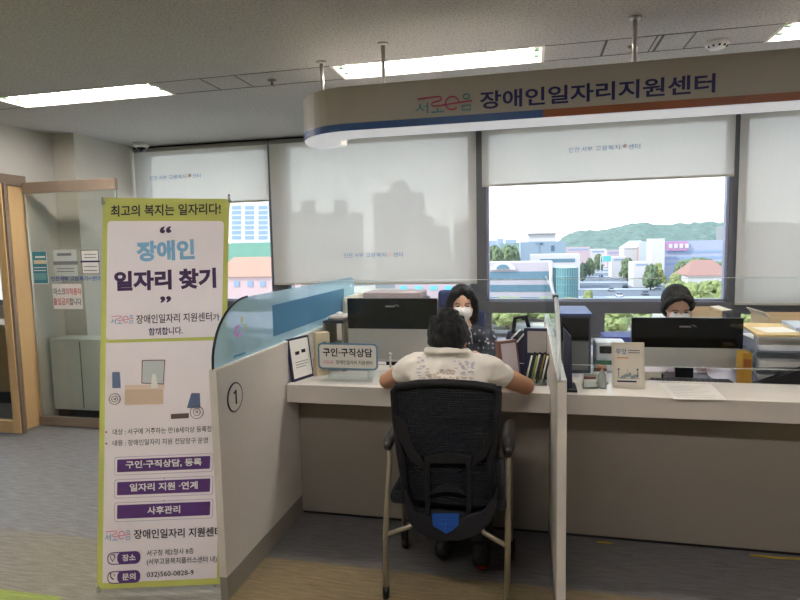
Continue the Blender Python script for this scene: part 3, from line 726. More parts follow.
for (y, txt, kind) in ((557, '장소', 'pin'), (576, '문의', 'tel')):
    rquad('pill_outline', [(107.5, y - 4.5), (140.5, y - 6.5), (140.5, y + 6.2), (107.5, y + 8)], purple, .0018, rad=.025)
    rquad('pill_inner', [(108.4, y - 3.6), (139.8, y - 5.4), (139.8, y + 5.2), (108.4, y + 7)], whiteb, .0022, rad=.023)
    rquad('purple_pill', [(117.5, y - 5), (140.5, y - 6.5), (140.5, y + 6.2), (117.5, y + 7.3)], purple, .0026, rad=.024)
    mb = MB(); btext(mb, txt, 122.5, y + 4.2, 136, y + 3.4, 7, .03, .0034); mb.build('box_lettering', wht, t)
    mb = MB(); c = pb(113, y - .5, .003); u = (pb(116, y - .6, .003) - c).normalized(); v = u.cross(bn).normalized(); v = v if v.z > 0 else -v
    if kind == 'pin':
        ring = [c + u * .0095 * math.cos(R_(a)) + v * .0095 * math.sin(R_(a)) for a in range(-30, 211, 20)]; mb.tube(ring + [c - v * .019, ring[0]], .0032, 5, r2=.001)
    else:
        mb.tube([c + u * -.008 + v * .012, c + u * -.008 + v * -.004, c + u * .004 - v * .016], .0038, 5, r2=.001); mb.tube([c + u * .004 + v * .008, c + u * .008 + v * 0], .0015, 5, r2=.0006)
    mb.build('pictogram', M['blackink'], t)
# plain drawing: desk with a monitor and wheelchairs (mascots left out)
outl = mat('drawing_outline', (104, 84, 84), .6)
rquad('drawn_desk', [(125, 386), (163.5, 385.5), (163.5, 404), (125, 405)], mat('drawn_desk', (206, 182, 162), .6), .0022)
rquad('drawn_desk_edge', [(125, 385), (164.5, 384.5), (164.5, 389), (125, 389.5)], mat('drawn_desk_top', (226, 206, 190), .6), .0026)
rquad('drawn_monitor_outline', [(142, 360), (165.5, 359.5), (164, 384.5), (141.5, 383.5)], outl, .0022, rad=.005)
rquad('drawn_monitor', [(143, 361), (164.6, 360.5), (163.2, 383.5), (142.4, 382.5)], mat('drawn_screen', (196, 202, 204), .6), .0026, rad=.004)
rquad('drawn_monitor_stand', [(152.5, 374), (156, 374), (158.5, 388), (151, 388)], wht, .0030)
rquad('drawn_backrest', [(112.5, 372), (120, 372), (121, 388), (112.5, 388)], mat('drawn_seat_blue', (98, 114, 150), .6), .0020, rad=.004)
rquad('drawn_backrest', [(191.5, 393), (200, 393), (200.5, 408), (187, 408)], MATS['drawn_seat_blue'], .0020, rad=.004)
def wheel(x, y, r):
    mb = MB(); c = pb(x, y, .003); u = (pb(x + 3, y, .003) - c).normalized(); v = u.cross(bn).normalized()
    R0 = (pb(x + r, y, .003) - c).length
    for k_, th in ((1, .0035), (.55, .0022), (.15, .003)):
        mb.tube([c + u * R0 * k_ * math.cos(R_(a)) + v * R0 * k_ * math.sin(R_(a)) for a in range(0, 361, 20)], th, 5, cap=False, r2=.0012)
    mb.build('drawn_wheel', outl, t)
wheel(115, 399, 5.5); wheel(197, 412, 6.5)
rquad('drawn_footrest', [(171, 414), (189, 413), (189, 418), (171, 419)], outl, .0022, rad=.004)
# clips, poles, feet
for (px, py), dx in (((103.5, 201), -1), ((229, 198), 1), ((98.5, 588), -1)):
    c = pb(px, py, .006); mb = MB(); mb.tube([c - Z * .012, c + Z * .014 + X * .002 * dx], .006, 8); mb.ball(c - Z * .01, .009); mb.build('corner_clip', M['steel'], t)
mid = (BL + BR + TL + TR) / 4 - bn * .03
mb = MB()
for c in (TL, TR): mb.tube([mid + Vector((0, 0, -.1)), c - bn * .012], .006, 8)
mb.build('support_arm', M['silver'], t)
mb = MB(); mb.tube([mid + Vector((0, 0, -.1)), BL + Vector((-.0, .0, -.018)) - bn * .01], .006, 8); mb.tube([mid + Vector((0, 0, -.1)), BR + Vector((-.03, -.0, -.018)) - bn * .01], .006, 8)
mb.tube([mid + Vector((0, 0, -.1)), Vector((-1.62, 2.5, .01))], .006, 8); mb.build('support_leg', M['silver'], t)

# ================================================================== VISITOR CHAIR
t = thing('office_chair', 'black mesh-back office chair with silver tube legs at the counter', 'chair', (-.32, 2.35, 0))
YK = 2.12
def cp(px, py, dy=0.0): return at(px, py, YK + dy)
out_px = [(394, 391), (398, 386.5), (420, 383.5), (446, 383), (475, 385), (494, 388), (498, 392), (497, 415), (494, 440), (490, 462)]
outl_pts = [cp(x, y, -.0 + .03 * ((x - 446) / 52) ** 2) for x, y in [(403, 470), (400, 450), (396, 420)] + out_px]
mb = MB(); mb.tube([cp(408, 505)] + outl_pts + [cp(494, 500)], [.016] * (len(outl_pts) + 2), 10); mb.build('back_frame', M['chairf'], t)
# woven mesh: thin horizontal threads and a few vertical ones
mb = MB(); zt, zb_ = cp(446, 386).z, cp(446, 505).z; n = 52
def halfw(z):  # inner half width of the frame
    s_ = (zt - z) / (zt - zb_); return .205 - .028 * s_
cx0 = cp(446, 386).x; cx1 = cp(450, 505).x
for i in range(n):
    s_ = (i + .5) / n; z = zt + (zb_ - zt) * s_; h = halfw(z); cx = cx0 + (cx1 - cx0) * s_
    pts_ = [Vector((cx + h * u, YK + .03 * u * u + .02 * math.sin(s_ * 3.1), z + .003 * (1 - u * u))) for u in (-1, -.66, -.33, 0, .33, .66, 1)]
    mb.tube(pts_, .0043, 4, cap=False)
for k in range(-18, 19):
    u = k / 18
    mb.tube([Vector((cx0 + (cx1 - cx0) * s_ + halfw(zt + (zb_ - zt) * s_) * u, YK + .03 * u * u + .02 * math.sin(s_ * 3.1) + .002, zt + (zb_ - zt) * s_)) for s_ in (0, .25, .5, .75, 1)], .0016, 4, cap=False)
mb.build('back_mesh', mat('mesh_fabric', (15, 17, 26), .9), t)
# lower shell: curved tray with uprights
def shell(pts_px, m, name, dy=0, th=.02, **k):
    mb = MB(); mb.poly([cp(x, y, dy) for x, y in pts_px], (0, th, 0)); o = mb.build(name, m, t, **k); 
    bv = o.modifiers.new('b', 'BEVEL'); bv.width = .004; bv.segments = 2; return o
shell([(405, 490), (411, 505), (416, 512), (440, 520), (460, 520), (484, 511), (492, 500), (497, 489), (497, 505), (491, 522), (478, 535), (460, 541), (436, 541), (418, 533), (408, 522), (404, 505)], mat('shell_grey', (20, 21, 28), .6), 'lower_shell', -.02, .025)
for xa, xb in ((425, 430), (466, 471)): shell([(xa, 462), (xb, 462), (xb, 514), (xa, 514)], M['chairf'], 'upright', -.01)
shell([(424, 457), (448, 452), (472, 457), (472, 464), (424, 464)], M['chairf'], 'cross_bar', -.008)
shell([(427, 496), (436, 488), (447, 484), (458, 488), (468, 496), (460, 494), (447, 492), (436, 494)], MATS['shell_grey'], 'lumbar_arch', -.02, .012)
shell([(395, 415), (404, 420), (415, 450), (428, 466), (426, 472), (410, 462), (399, 440)], M['chairf'], 'side_brace', .004, .01)
shell([(497, 418), (489, 424), (482, 448), (468, 464), (470, 470), (486, 458), (494, 440)], M['chairf'], 'side_brace', .004, .01)
shell([(432, 513.5), (459, 513.5), (458.5, 525), (453, 530), (446, 534), (440, 530), (433, 526)], mat('blue_shield_sticker', (24, 70, 150), .5), 'shield_emblem', -.022, .002, label='blue shield emblem')
mb = MB(); 
for a, b in (((436, 519), (455, 519)), ((438, 524), (453, 524)), ((446, 516), (446, 530))): mb.tube([cp(*a, -.0235), cp(*b, -.0235)], .0015, 4)
mb.build('emblem_lines', mat('sticker_pale', (40, 104, 190), .5), t)
mb = MB(); mb.box((-.55, 2.15, .42), (-.09, 2.62, .475), .02); mb.build('seat', mat('seat_fabric', (20, 21, 28), .9), t)
mb = MB(); mb.box((-.46, 2.13, .36), (-.18, 2.5, .42), .01); mb.build('seat_mount', M['chairf'], t)
for sgn, xr_, xf in ((-1, -.582, -.588), (1, -.088, -.085)):
    xa_ = -.556 if sgn < 0 else -.083
    mb = MB()
    P0 = [Vector((xr_, 2.185, .03)), Vector((xr_ + .004, 2.19, .3)), Vector((xa_, 2.20, .58)), Vector((xa_, 2.205, .625)), Vector((xa_, 2.23, .648)), Vector((xa_, 2.30, .655)), Vector((xa_, 2.46, .655)), Vector((xa_, 2.53, .64)), Vector((xa_ * 1., 2.55, .6)), Vector((xf, 2.575, .3)), Vector((xf, 2.582, .09))]
    mb.tube(P0, .0115, 12); mb.build('arm_leg_tube', mat('satin_silver', (176, 168, 150), .35, .7), t)
    mb = MB(); pad = [Vector((xa_ - (.004 if sgn < 0 else 0), 2.175, .640)), Vector((xa_, 2.20, .668)), Vector((xa_ , 2.32, .680)), Vector((xa_ , 2.45, .680)), Vector((xa_ , 2.50, .672))]
    mb.tube(pad, [.014, .026, .027, .026, .018], 12, r2=.015); mb.build('armrest', mat('armrest_black', (20, 20, 22), .3), t)
    mb = MB(); mb.tube([(xr_, 2.185, 0), (xr_ + .0005, 2.185, .05)], .014, 12); mb.build('foot_cap', M['black'], t)
    mb = MB(); mb.tube([(xr_ + .002, 2.19, .27), (xr_ + (.10 if sgn < 0 else -.09), 2.22, .30), (xr_ + (.16 if sgn < 0 else -.15), 2.25, .39)], .010, 10); mb.build('side_tube', MATS['satin_silver'], t)
    cs = MB(); cs.tube([(xf - .012, 2.59, .024), (xf + .012, 2.59, .024)], .0238, 18); c_o = cs.build('caster', M['black'], t)
    cs = MB(); cs.box((xf - .016, 2.575, .04), (xf + .016, 2.6, .092), .004); cs.build('caster_fork', M['black'], c_o)

# ================================================================== PEOPLE
def head_parts(mb, c, s=1., yaw=0, tilt=0, ear=True):
    """head + neck root solids; face looks along local +Y rotated by yaw, tilt lowers the face"""
    Rm = Matrix.Rotation(yaw, 3, 'Z') @ Matrix.Rotation(-tilt, 3, 'X'); c = Vector(c)
    f = lambda x, y, z: c + Rm @ Vector((x, y, z)) * s
    mb.ball(f(0, -.012, .028), .092 * s, (.84, 1.0, .94), 3, Rm)
    mb.ball(f(0, .022, -.03), .072 * s, (.84, .86, 1.0), 3, Rm)
    mb.ball(f(0, .04, -.082), .036 * s, (1, .8, .7), 2, Rm)
    mb.ball(f(0, .086, -.022), .015 * s, (.8, .9, 1.1), 2, Rm); mb.ball(f(0, .082, -.002), .010 * s, (.7, .9, 1.7), 2, Rm)
    for k in (-1, 1): mb.ball(f(k * .045, .05, -.03), .026 * s, (1, .8, 1), 2, Rm); 
    mb.ball(f(0, .075, -.062), .016 * s, (1.5, .7, .7), 2, Rm)
    if ear:
        for k in (-1, 1): mb.ball(f(k * .079, -.005, -.008), .022 * s, (.35, .75, 1.25), 2, Rm)
    return f, Rm
def eyes(f, Rm, s, par):
    mb = MB()
    for k in (-1, 1): mb.ball(f(k * .031, .0775, .004), .0085 * s, (1.5, .6, .5), 2, Rm)
    mb.build('eyes', mat('eye_dark', (28, 22, 20), .25), par)
    mb = MB()
    for k in (-1, 1): mb.tube([f(k * .016, .083, .02), f(k * .032, .083, .026), f(k * .05, .072, .02)], .0028, 6)
    mb.build('eyebrows', M['hair'], par)
def hand(mb, w0, d, up, side, s=1., curl=.5):
    """palm and five separate bent fingers; w0 wrist, d pointing direction, up back-of-hand normal, side towards thumb"""
    d, up, side = Vector(d).normalized(), Vector(up).normalized(), Vector(side).normalized()
    w0 = Vector(w0)
    for k in range(5):
        for j in range(4): mb.ball(w0 + d * (.015 + .02 * k) * s + side * (-.028 + .0185 * j) * s, .0135 * s, (1, 1, 1), 1)
    for j, L in enumerate((.062, .078, .082, .072)[::1]):
        b = w0 + d * .088 * s + side * (-.029 + .0195 * j) * s; ang = 0; p = b; dd = d.copy()
        for q in range(3):
            ang += curl * (.35 + .25 * q); dd = (d * math.cos(ang) - up * math.sin(ang)); n_ = p + dd * L * s * (.42, .32, .26)[q]
            limb(mb, [p, n_], [.0088 * s * (1 - .08 * q), .0082 * s * (1 - .1 * q)]); p = n_
    b = w0 + d * .02 * s + side * .03 * s; p1 = b + (d * .6 + side * .7 - up * .3).normalized() * .035 * s; p2 = p1 + (d * .9 + side * .15 - up * .3).normalized() * .032 * s; p3 = p2 + (d * .95 - side * .1 - up * .4).normalized() * .024 * s
    limb(mb, [b, p1, p2, p3], [.0125 * s, .0105 * s, .0095 * s, .008 * s])

# ---- visitor, seen from behind
V = thing('person', 'person in white T-shirt seated at the counter, seen from behind, elbows on it', 'person', (-.32, 2.35, .47))
HC = Vector((-.335, 2.37, 1.053))
shL, shR = Vector((-.475, 2.36, .940)), Vector((-.182, 2.36, .940))
elL, elR = Vector((-.670, 2.64, .808)), Vector((-.020, 2.63, .806))
wrL, wrR = Vector((-.46, 2.86, .80)), Vector((-.20, 2.86, .80))
mb = MB()
head_parts(mb, HC, .93, yaw=0, tilt=.35)
limb(mb, [(-.333, 2.345, 1.01), (-.332, 2.335, .95)], [.055, .060])
limb(mb, [(-.33, 2.33, .90), (-.33, 2.31, .80), (-.325, 2.28, .62)], [.085, .09, .09])
for k in (-1, 1): limb(mb, [(-.33 + k * .06, 2.345, .90), (-.33 + k * .07, 2.32, .78), (-.325 + k * .065, 2.28, .60), (-.325 + k * .08, 2.31, .545)], [.068, .07, .07, .07])
for sh, el, wr in ((shL, elL, wrL), (shR, elR, wrR)):
    limb(mb, [(-.33, 2.345, .93), sh], [.055, .05]); limb(mb, [sh, sh.lerp(el, .5), el], [.05, .047, .041]); limb(mb, [el, el.lerp(wr, .35), wr], [.043, .041, .026])
hand(mb, wrL, (.95, .35, 0), Z, (0.25, -.9, 0) if False else (.35, -.95, 0), 1., .35); hand(mb, wrR, (-.95, .3, 0), Z, (-.35, -.95, 0), 1., .35)
for k, kx, fx, fy in ((-1, -.42, -.385, 2.575), (1, -.235, -.215, 2.53)):
    limb(mb, [(-.325 + k * .09, 2.34, .555), (kx, 2.74, .54)], [.07, .055]); limb(mb, [(kx, 2.74, .53), (kx + (fx - kx) * .5, 2.70, .30), (fx, fy + .0, .09)], [.058, .054, .036]); limb(mb, [(fx, fy, .06), (fx, fy + .12, .045)], [.034, .026])
body = remesh(mb, 'body', M['skin'], V, .0075, 4)
# hair cap
mb = MB(); Rm = Matrix.Rotation(-.35, 3, 'X'); f = lambda x, y, z: HC + Rm @ Vector((x, y, z))
mb.ball(f(0, -.016, .028), .098, (.88, 1.0, .95), 3, Rm); mb.ball(f(0, -.046, -.002), .080, (.96, .78, .90), 3, Rm)
mb.ball(f(0, -.05, -.035), .050, (1.0, .6, .8), 3, Rm)
for i in range(70):
    a = random.uniform(0, 6.283); el_ = random.uniform(-.5, 1.4); d = Vector((math.cos(a) * math.cos(el_) * .86, math.sin(a) * math.cos(el_), math.sin(el_) * .97))
    if d.y > .45 and d.z < .5: continue
    mb.ball(f(0, -.016, .027) + Rm @ (d * .094), random.uniform(.010, .016), (1, 1, 1.6), 1)
hn = lambda co, n_: co + n_ * (.004 * noise.noise(Vector((co.x * 90, co.y * 90, co.z * 25))))
remesh(mb, 'hair', M['hair'], V, .0055, 2, disp=hn)
# T-shirt
tee = mat('cream_cotton', (248, 241, 231), .85, var=.05, scale=9)
mb = MB()
limb(mb, [(-.33, 2.335, .915), (-.33, 2.318, .85), (-.328, 2.305, .76), (-.325, 2.285, .60)], [.098, .115, .122, .126])
for k in (-1, 1): limb(mb, [(-.33 + k * .075, 2.34, .905), (-.33 + k * .082, 2.315, .80), (-.325 + k * .075, 2.28, .60)], [.088, .092, .098])
for sh, el in ((shL, elL), (shR, elR)):
    limb(mb, [(-.33, 2.325, .975), (-.33, 2.33, .945), sh + Vector((0, 0, .000))], [.070, .075, .062]); limb(mb, [sh, sh.lerp(el, .34)], [.064, .060])
mb.tube([Vector((-.333, 2.328, 1.012)) + Vector((.082 * math.cos(R_(a)), .075 * math.sin(R_(a)), .004 - .016 * math.sin(R_(a)))) for a in range(0, 361, 15)], .014, 8, cap=False)
def fold(co, n_):
    w_ = noise.noise(Vector((co.x * 9, co.y * 9, co.z * 26))) * .007 + noise.noise(Vector((co.x * 22, co.y * 18, co.z * 40 + 3))) * .0035
    return co + n_ * w_
remesh(mb, 'tshirt', tee, V, .008, 5, disp=fold)
teeobj = [o for o in V.children if o.name.startswith('tshirt')][0]
# faded print: project small marks on the back of the shirt
dg = bpy.context.evaluated_depsgraph_get(); dg.update()
def on_shirt(px, py):
    o = Vector((0, 0, EYE)); d = ray(px, py).normalized()
    mwi = world_of(teeobj).inverted(); ok, loc, nor, _ = teeobj.ray_cast(mwi @ o, mwi.to_3x3() @ d)
    return (world_of(teeobj) @ loc + nor * .0012, nor) if ok else (None, None)
def patchy(mb, px, py, wpx, hpx, seed):
    random.seed(seed)
    for _ in range(24):
        a, b = random.uniform(-.5, .5), random.uniform(-.5, .5); x, y = px + a * wpx, py + b * hpx; pts_ = []
        rx, ry = random.uniform(.8, 2.4), random.uniform(.4, 1.3)
        for k in range(6):
            q, n_ = on_shirt(x + rx * math.cos(k * 1.047), y + ry * math.sin(k * 1.047))
            if q is None: break
            pts_.append(q)
        if len(pts_) == 6: mb.poly(pts_)
fv, fb = mat('faded_violet_print', (206, 198, 206), .85), mat('faded_brown_print', (204, 190, 176), .85)
for a_, m_, l_ in (((424, 368, 12, 22, 1), fv, 'faded violet print'), ((464, 368, 20, 14, 2), fv, 'faded violet print'), ((446, 372, 18, 4, 3), fb, 'faded brown print'), ((432, 376, 8, 4, 4), fb, 'faded brown print'), ((452, 378, 44, 2, 5), fb, 'faded brown print')):
    mb = MB(); patchy(mb, *a_); mb.build('shirt_print', m_, V, label=l_)
# trousers and shoes
mb = MB()
limb(mb, [(-.325, 2.29, .60), (-.325, 2.29, .545)], [.125, .125])
for k, kx, fx, fy in ((-1, -.42, -.385, 2.575), (1, -.235, -.215, 2.53)):
    limb(mb, [(-.325 + k * .075, 2.28, .60), (-.325 + k * .09, 2.33, .565), (kx, 2.735, .55)], [.098, .095, .075]); limb(mb, [(kx, 2.74, .535), (kx + (fx - kx) * .5, 2.70, .30), (fx, fy, .12)], [.072, .068, .055])
remesh(mb, 'trousers', mat('dark_trousers', (26, 27, 36), .85), V, .010, 4)
for fx, fy, zz in ((-.388, 2.515, 1), (-.212, 2.465, 2)):
    mb = MB(); limb(mb, [(fx, fy, .048), (fx, fy + .09, .044), (fx, fy + .19, .036)], [.046, .046, .038]); limb(mb, [(fx, fy + .02, .09), (fx, fy + .03, .06)], [.04, .042])
    def flat(co, n_): return Vector((co.x, co.y, max(co.z, .004)))
    o = remesh(mb, 'shoe', M['shoe'], V, .007, 3, disp=flat)
    if zz == 2: mb = MB(); mb.ball((fx, fy - .018, .035), .028, (1.1, .9, .7), 2); mb.build('heel_patch', M['red'], o, label='dark red heel')

# ---- staff 1 (facing the visitor)
def staff(name_label, HC, s, yaw, tilt, longhair, topm, topname, mask=True, sleeves=True):
    P = thing('person', name_label, 'person', (HC.x, HC.y, .45))
    mb = MB(); f, Rm = head_parts(mb, HC, s, yaw, tilt, ear=not longhair)
    nb = Vector((HC.x, HC.y + .02, HC.z - .14)); ch = Vector((HC.x, HC.y + .05, HC.z - .30))
    limb(mb, [HC - Z * .07 + Y * .01, nb], [.048, .052]); limb(mb, [nb, ch, ch - Z * .18, ch - Z * .32], [.06, .105, .11, .12])
    for k in (-1, 1):
        sh = Vector((HC.x + k * .165, HC.y + .03, HC.z - .215)); el = Vector((HC.x + k * .20, HC.y - .05, HC.z - .40)); wr = Vector((HC.x + k * .10, HC.y - .24, .77))
        limb(mb, [nb - Z * .05, sh], [.06, .05]); limb(mb, [sh, el], [.05, .04]); limb(mb, [el, wr], [.038, .025]); hand(mb, wr, (-k * .3, -.95, 0), Z, (-k, 0, 0), .95, .4)
    for k in (-1, 1): limb(mb, [ch + Vector((k * .06, 0, -.30)), (HC.x + k * .09, HC.y + .06, .50)], [.09, .09]); limb(mb, [(HC.x + k * .09, HC.y + .06, .50), (HC.x + k * .1, HC.y - .36, .48)], [.08, .06]); limb(mb, [(HC.x + k * .1, HC.y - .36, .48), (HC.x + k * .1, HC.y - .32, .08)], [.055, .035]); limb(mb, [(HC.x + k * .1, HC.y - .32, .05), (HC.x + k * .1, HC.y - .46, .04)], [.035, .028])
    remesh(mb, 'body', M['skinpale'], P, .0075, 4)
    eyes(f, Rm, s, P)
    mb = MB()
    mb.ball(f(0, -.026, .040) if longhair else f(0, -.038, .042), .102 * s, (.88, .97, .96) if longhair else (.88, .93, .95), 3, Rm)
    mb.ball(f(0, -.05, -.02), .085 * s, (.98, .8, 1.1), 3, Rm)
    if longhair:
        for k in (-1, 1):
            limb(mb, [f(k * .055, .045, .085), f(k * .082, .035, .03), f(k * .088, .015, -.04), f(k * .088, -.01, -.11)], [.026 * s, .026 * s, .026 * s, .022 * s])
            limb(mb, [f(k * .05, -.05, -.05), f(k * .06, -.06, -.16)], [.05 * s, .035 * s])
        limb(mb, [f(0, .04, .108), f(-.05, .055, .075)], [.024 * s, .02 * s]); limb(mb, [f(0, .04, .108), f(.05, .055, .075)], [.024 * s, .02 * s])
    else:
        for k in (-1, 1): limb(mb, [f(k * .05, .045, .085), f(k * .078, .03, .04), f(k * .084, .01, -.01)], [.024 * s, .02 * s, .016 * s])
        limb(mb, [f(-.015, .050, .098), f(-.05, .060, .072), f(-.074, .045, .03)], [.020 * s, .020 * s, .014 * s]); limb(mb, [f(-.015, .050, .100), f(.045, .056, .085), f(.074, .040, .04)], [.020 * s, .016 * s, .014 * s])
    remesh(mb, 'hair', M['hair'], P, .006, 2, disp=hn)
    if mask:
        mb = MB(); mb.ball(f(0, .044, -.040), .066 * s, (1.0, .86, .86), 3, Rm); mb.ball(f(0, .090, -.030), .016 * s, (1, 1, 1.6), 2, Rm)
        mk = remesh(mb, 'face_mask', mat('mask_white', (236, 234, 232), .8), P, .006, 4)
        mb = MB()
        for k in (-1, 1): mb.tube([f(k * .055, .06, -.03), f(k * .074, .02, -.012), f(k * .082, -.004, .005)], .0018, 6)
        mb.build('ear_loop', MATS['mask_white'], mk)
    mb = MB()
    limb(mb, [nb - Z * .07, ch, ch - Z * .18, ch - Z * .32], [.085, .118, .122, .13])
    for k in (-1, 1):
        sh = Vector((HC.x + k * .165, HC.y + .03, HC.z - .215)); el = Vector((HC.x + k * .20, HC.y - .05, HC.z - .40)); wr = Vector((HC.x + k * .10, HC.y - .24, .77))
        limb(mb, [nb - Z * .055, sh], [.066, .060]); limb(mb, [sh, el], [.060, .050]); limb(mb, [el, el.lerp(wr, .55)], [.048, .04])
        limb(mb, [ch + Vector((k * .06, 0, 0)), ch + Vector((k * .06, 0, -.3))], [.09, .10])
    remesh(mb, topname, topm, P, .009, 4, disp=fold)
    mb = MB()
    for k in (-1, 1): limb(mb, [ch + Vector((k * .05, 0, -.32)), (HC.x + k * .09, HC.y + .06, .52), (HC.x + k * .1, HC.y - .35, .49)], [.10, .095, .075]); limb(mb, [(HC.x + k * .1, HC.y - .35, .48), (HC.x + k * .1, HC.y - .31, .10)], [.07, .05])
    remesh(mb, 'trousers', MATS['dark_trousers'], P, .011, 4)
    return P, f, Rm
def floral():
    m = bpy.data.materials.new('dark_floral'); m.use_nodes = True; t_ = m.node_tree; p = t_.nodes['Principled BSDF']; p.inputs['Roughness'].default_value = .8
    co = t_.nodes.new('ShaderNodeTexCoord'); v = t_.nodes.new('ShaderNodeTexVoronoi'); v.inputs['Scale'].default_value = 32; r = t_.nodes.new('ShaderNodeValToRGB')
    t_.links.new(co.outputs['Object'], v.inputs['Vector']); t_.links.new(v.outputs['Distance'], r.inputs[0]); t_.links.new(r.outputs[0], p.inputs['Base Color'])
    r.color_ramp.elements[0].color = (.55, .55, .58, 1); r.color_ramp.elements[0].position = .16; r.color_ramp.elements[1].color = (.022, .026, .045, 1); r.color_ramp.elements[1].position = .30
    return m
P1, f, Rm = staff('person in white mask and dark flowered blouse behind the counter, facing the visitor', Vector((-.440, 3.80, 1.056)), 1.0, math.pi + .16, .10, True, floral(), 'blouse')
mb = MB(); mb.tube([(-.395, 3.665, .985), (-.385, 3.66, .93), (-.365, 3.655, .88), (-.36, 3.65, .82)], .006, 6, r2=.002); mb.build('lanyard', M['white'], P1)
P2, f, Rm = staff('person with black hair and white mask looking down behind the right monitor', Vector((.882, 3.80, 1.044)), .96, math.pi + .1, .42, False, mat('dark_cardigan', (40, 40, 52), .85), 'cardigan')

def staff_chair(x, y, m, label, hr=True):
    t = thing('office_chair', label, 'chair', (x, y, 0), 'staff chairs')
    mb = MB(); mb.box((x - .22, y - .24, .42), (x + .22, y + .22, .48), .025); mb.build('seat', m, t)
    mb = MB(); mb.box((x - .21, y + .23, .55), (x + .21, y + .28, .98 if hr else .86), .025); mb.build('backrest', m, t)
    mb = MB()
    if hr: mb.box((x - .13, y + .22, 1.0), (x + .10, y + .28, 1.13), .025); mb.tube([(x, y + .27, .9), (x, y + .265, 1.05)], .012, 8); mb.build('headrest', m, t)
    else: mb.bm.free()
    mb = MB(); mb.tube([(x, y, .08), (x, y, .42)], .025, 12); mb.build('gas_post', M['steel'], t)
    for k in range(5):
        a = k * 1.2566; e_ = Vector((x + .28 * math.cos(a), y + .28 * math.sin(a), .06)); mb = MB(); mb.tube([(x, y, .09), e_], [.02, .013], 8); l = mb.build('base_arm', M['black'], t)
        mb = MB(); mb.ball(e_ - Z * .032, .027, (.7, 1, 1), 2); mb.build('caster', M['black'], l)
    mb = MB(); mb.tube([(x, y + .22, .44), (x, y + .29, .48), (x, y + .27, .7)], .014, 8); mb.build('back_bar', M['black'], t)
staff_chair(-.52, 3.87, mat('blue_chair_fabric', (52, 62, 104), .8), 'blue office chair behind the staff member facing the visitor')
staff_chair(.88, 3.87, MATS['blue_chair_fabric'], 'office chair of the staff member behind the right monitor', False)

# ================================================================== DESKS AND THINGS
DZ = .715
for a, b, lab in ((XA + .0, XP - .004, 'pale lower desk behind the left counter section'), (XP2 + .004, 3.3, 'pale lower desk behind the right counter section')):
    t = thing('desk', lab, 'desk', ((a + b) / 2, 3.3, 0), 'staff desks behind the counter')
    mb = MB(); mb.box((a, YCB + .003, DZ - .03), (b, 3.6, DZ), .003); mb.build('desk_top', M['desk'], t)
    for xx in (a + .02, b - .05): mb = MB(); mb.box((xx, 3.06, 0), (xx + .03, 3.55, DZ - .03)); mb.build('side_panel', M['desk'], t)

def monitor(x0, x1, z0, z1, y, label, zs, refl):
    t = thing('monitor', label, 'monitor', ((x0 + x1) / 2, y + .1, DZ), 'wide monitors seen from the back')
    th = .035
    mb = MB(); mb.box((x0, y + .004, z0), (x1, y + th, z1), .006); mb.build('housing', M['black'], t)
    mb = MB(); mb.box((x0, y, zs), (x1, y + .006, z1), .002); mb.build('gloss_back', M['gloss'], t)
    mb = MB(); mb.box((x0 + .002, y - .002, z0), (x1 - .002, y + .006, zs), .003); mb.build('lower_cover', M['silver'], t)
    cx = (x0 + x1) / 2
    mb = MB(); mb.box((cx - .045, y + .02, DZ + .008), (cx + .045, y + .045, z0 + .1), .004); mb.build('stand_neck', M['black'], t)
    mb = MB(); mb.box((cx - .14, y - .04, DZ), (cx + .14, y + .16, DZ + .010), .004); mb.build('stand_base', M['black'], t)
    mb = MB(); mb.box((x0 + .01, y + th, z0 + .01), (x1 - .01, y + th + .002, z1 - .01)); mb.build('screen', mat('screen_dark', (22, 26, 34), .2), t)
    mb = MB(); c = Vector((cx - .035, y - .0012, z1 - .052)); mb.tube([c + Vector((.055 * k / 12, 0, .006 + .004 * (1 if k % 2 else -1))) for k in range(13)], .0022, 5); mb.tube([c + Vector((.058, 0, .016)), c + Vector((.07, 0, .014)), c + Vector((.082, 0, .004))], [.0015, .0035, .001], 6, r2=.001); mb.build('logo_mark', M['silver'], t)
    return t
ym = 3.24
a, b = at(347, 298, ym), at(437, 299, ym)
monitor(a.x, b.x, .775, at(390, 298.5, ym).z, ym, 'wide black and silver monitor seen from behind, left of the visitor', at(390, 329, ym).z, 0)
a, b = at(632, 318, ym), at(744, 318, ym)
monitor(a.x, b.x, .785, at(690, 318, ym).z, ym, 'wide black and silver monitor seen from behind, before the masked staff at right', at(690, 348, ym).z, 0)

# name plate on clear stand
t = thing('name_plate', 'white name plate with blue border and black lettering on a clear stand', 'sign', (-.93, 2.84, CT))
yp = 2.83; a, b = at(317.5, 341.5, yp), at(378, 370.5, yp)
def rrect(mb, x0, x1, z0, z1, y, th, r):
    pts_ = []
    for cx, cz, a0 in ((x1 - r, z1 - r, 0), (x0 + r, z1 - r, 90), (x0 + r, z0 + r, 180), (x1 - r, z0 + r, 270)):
        for k in range(5): pts_.append((cx + r * math.cos(R_(a0 + k * 22.5)), y, cz + r * math.sin(R_(a0 + k * 22.5))))
    mb.poly(pts_, (0, th, 0)); return mb
zt_, zb2 = (a.z + at(378, 345, yp).z) / 2, b.z
rrect(MB(), a.x, b.x, zb2, zt_, yp, .006, .022).build('plate_border', mat('plate_blue', (96, 134, 160), .4), t)
rrect(MB(), a.x + .009, b.x - .009, zb2 + .009, zt_ - .009, yp - .001, .002, .016).build('plate_face', mat('plate_white', (222, 220, 212), .5), t)
W_ = b.x - a.x
mb = MB(); mb.text('구인·구직상담', (a.x + .028, yp - .0016, zb2 + .068), X, Z, w=W_ - .056, h=.046, bold=.025); mb.build('plate_lettering', M['blackink'], t)
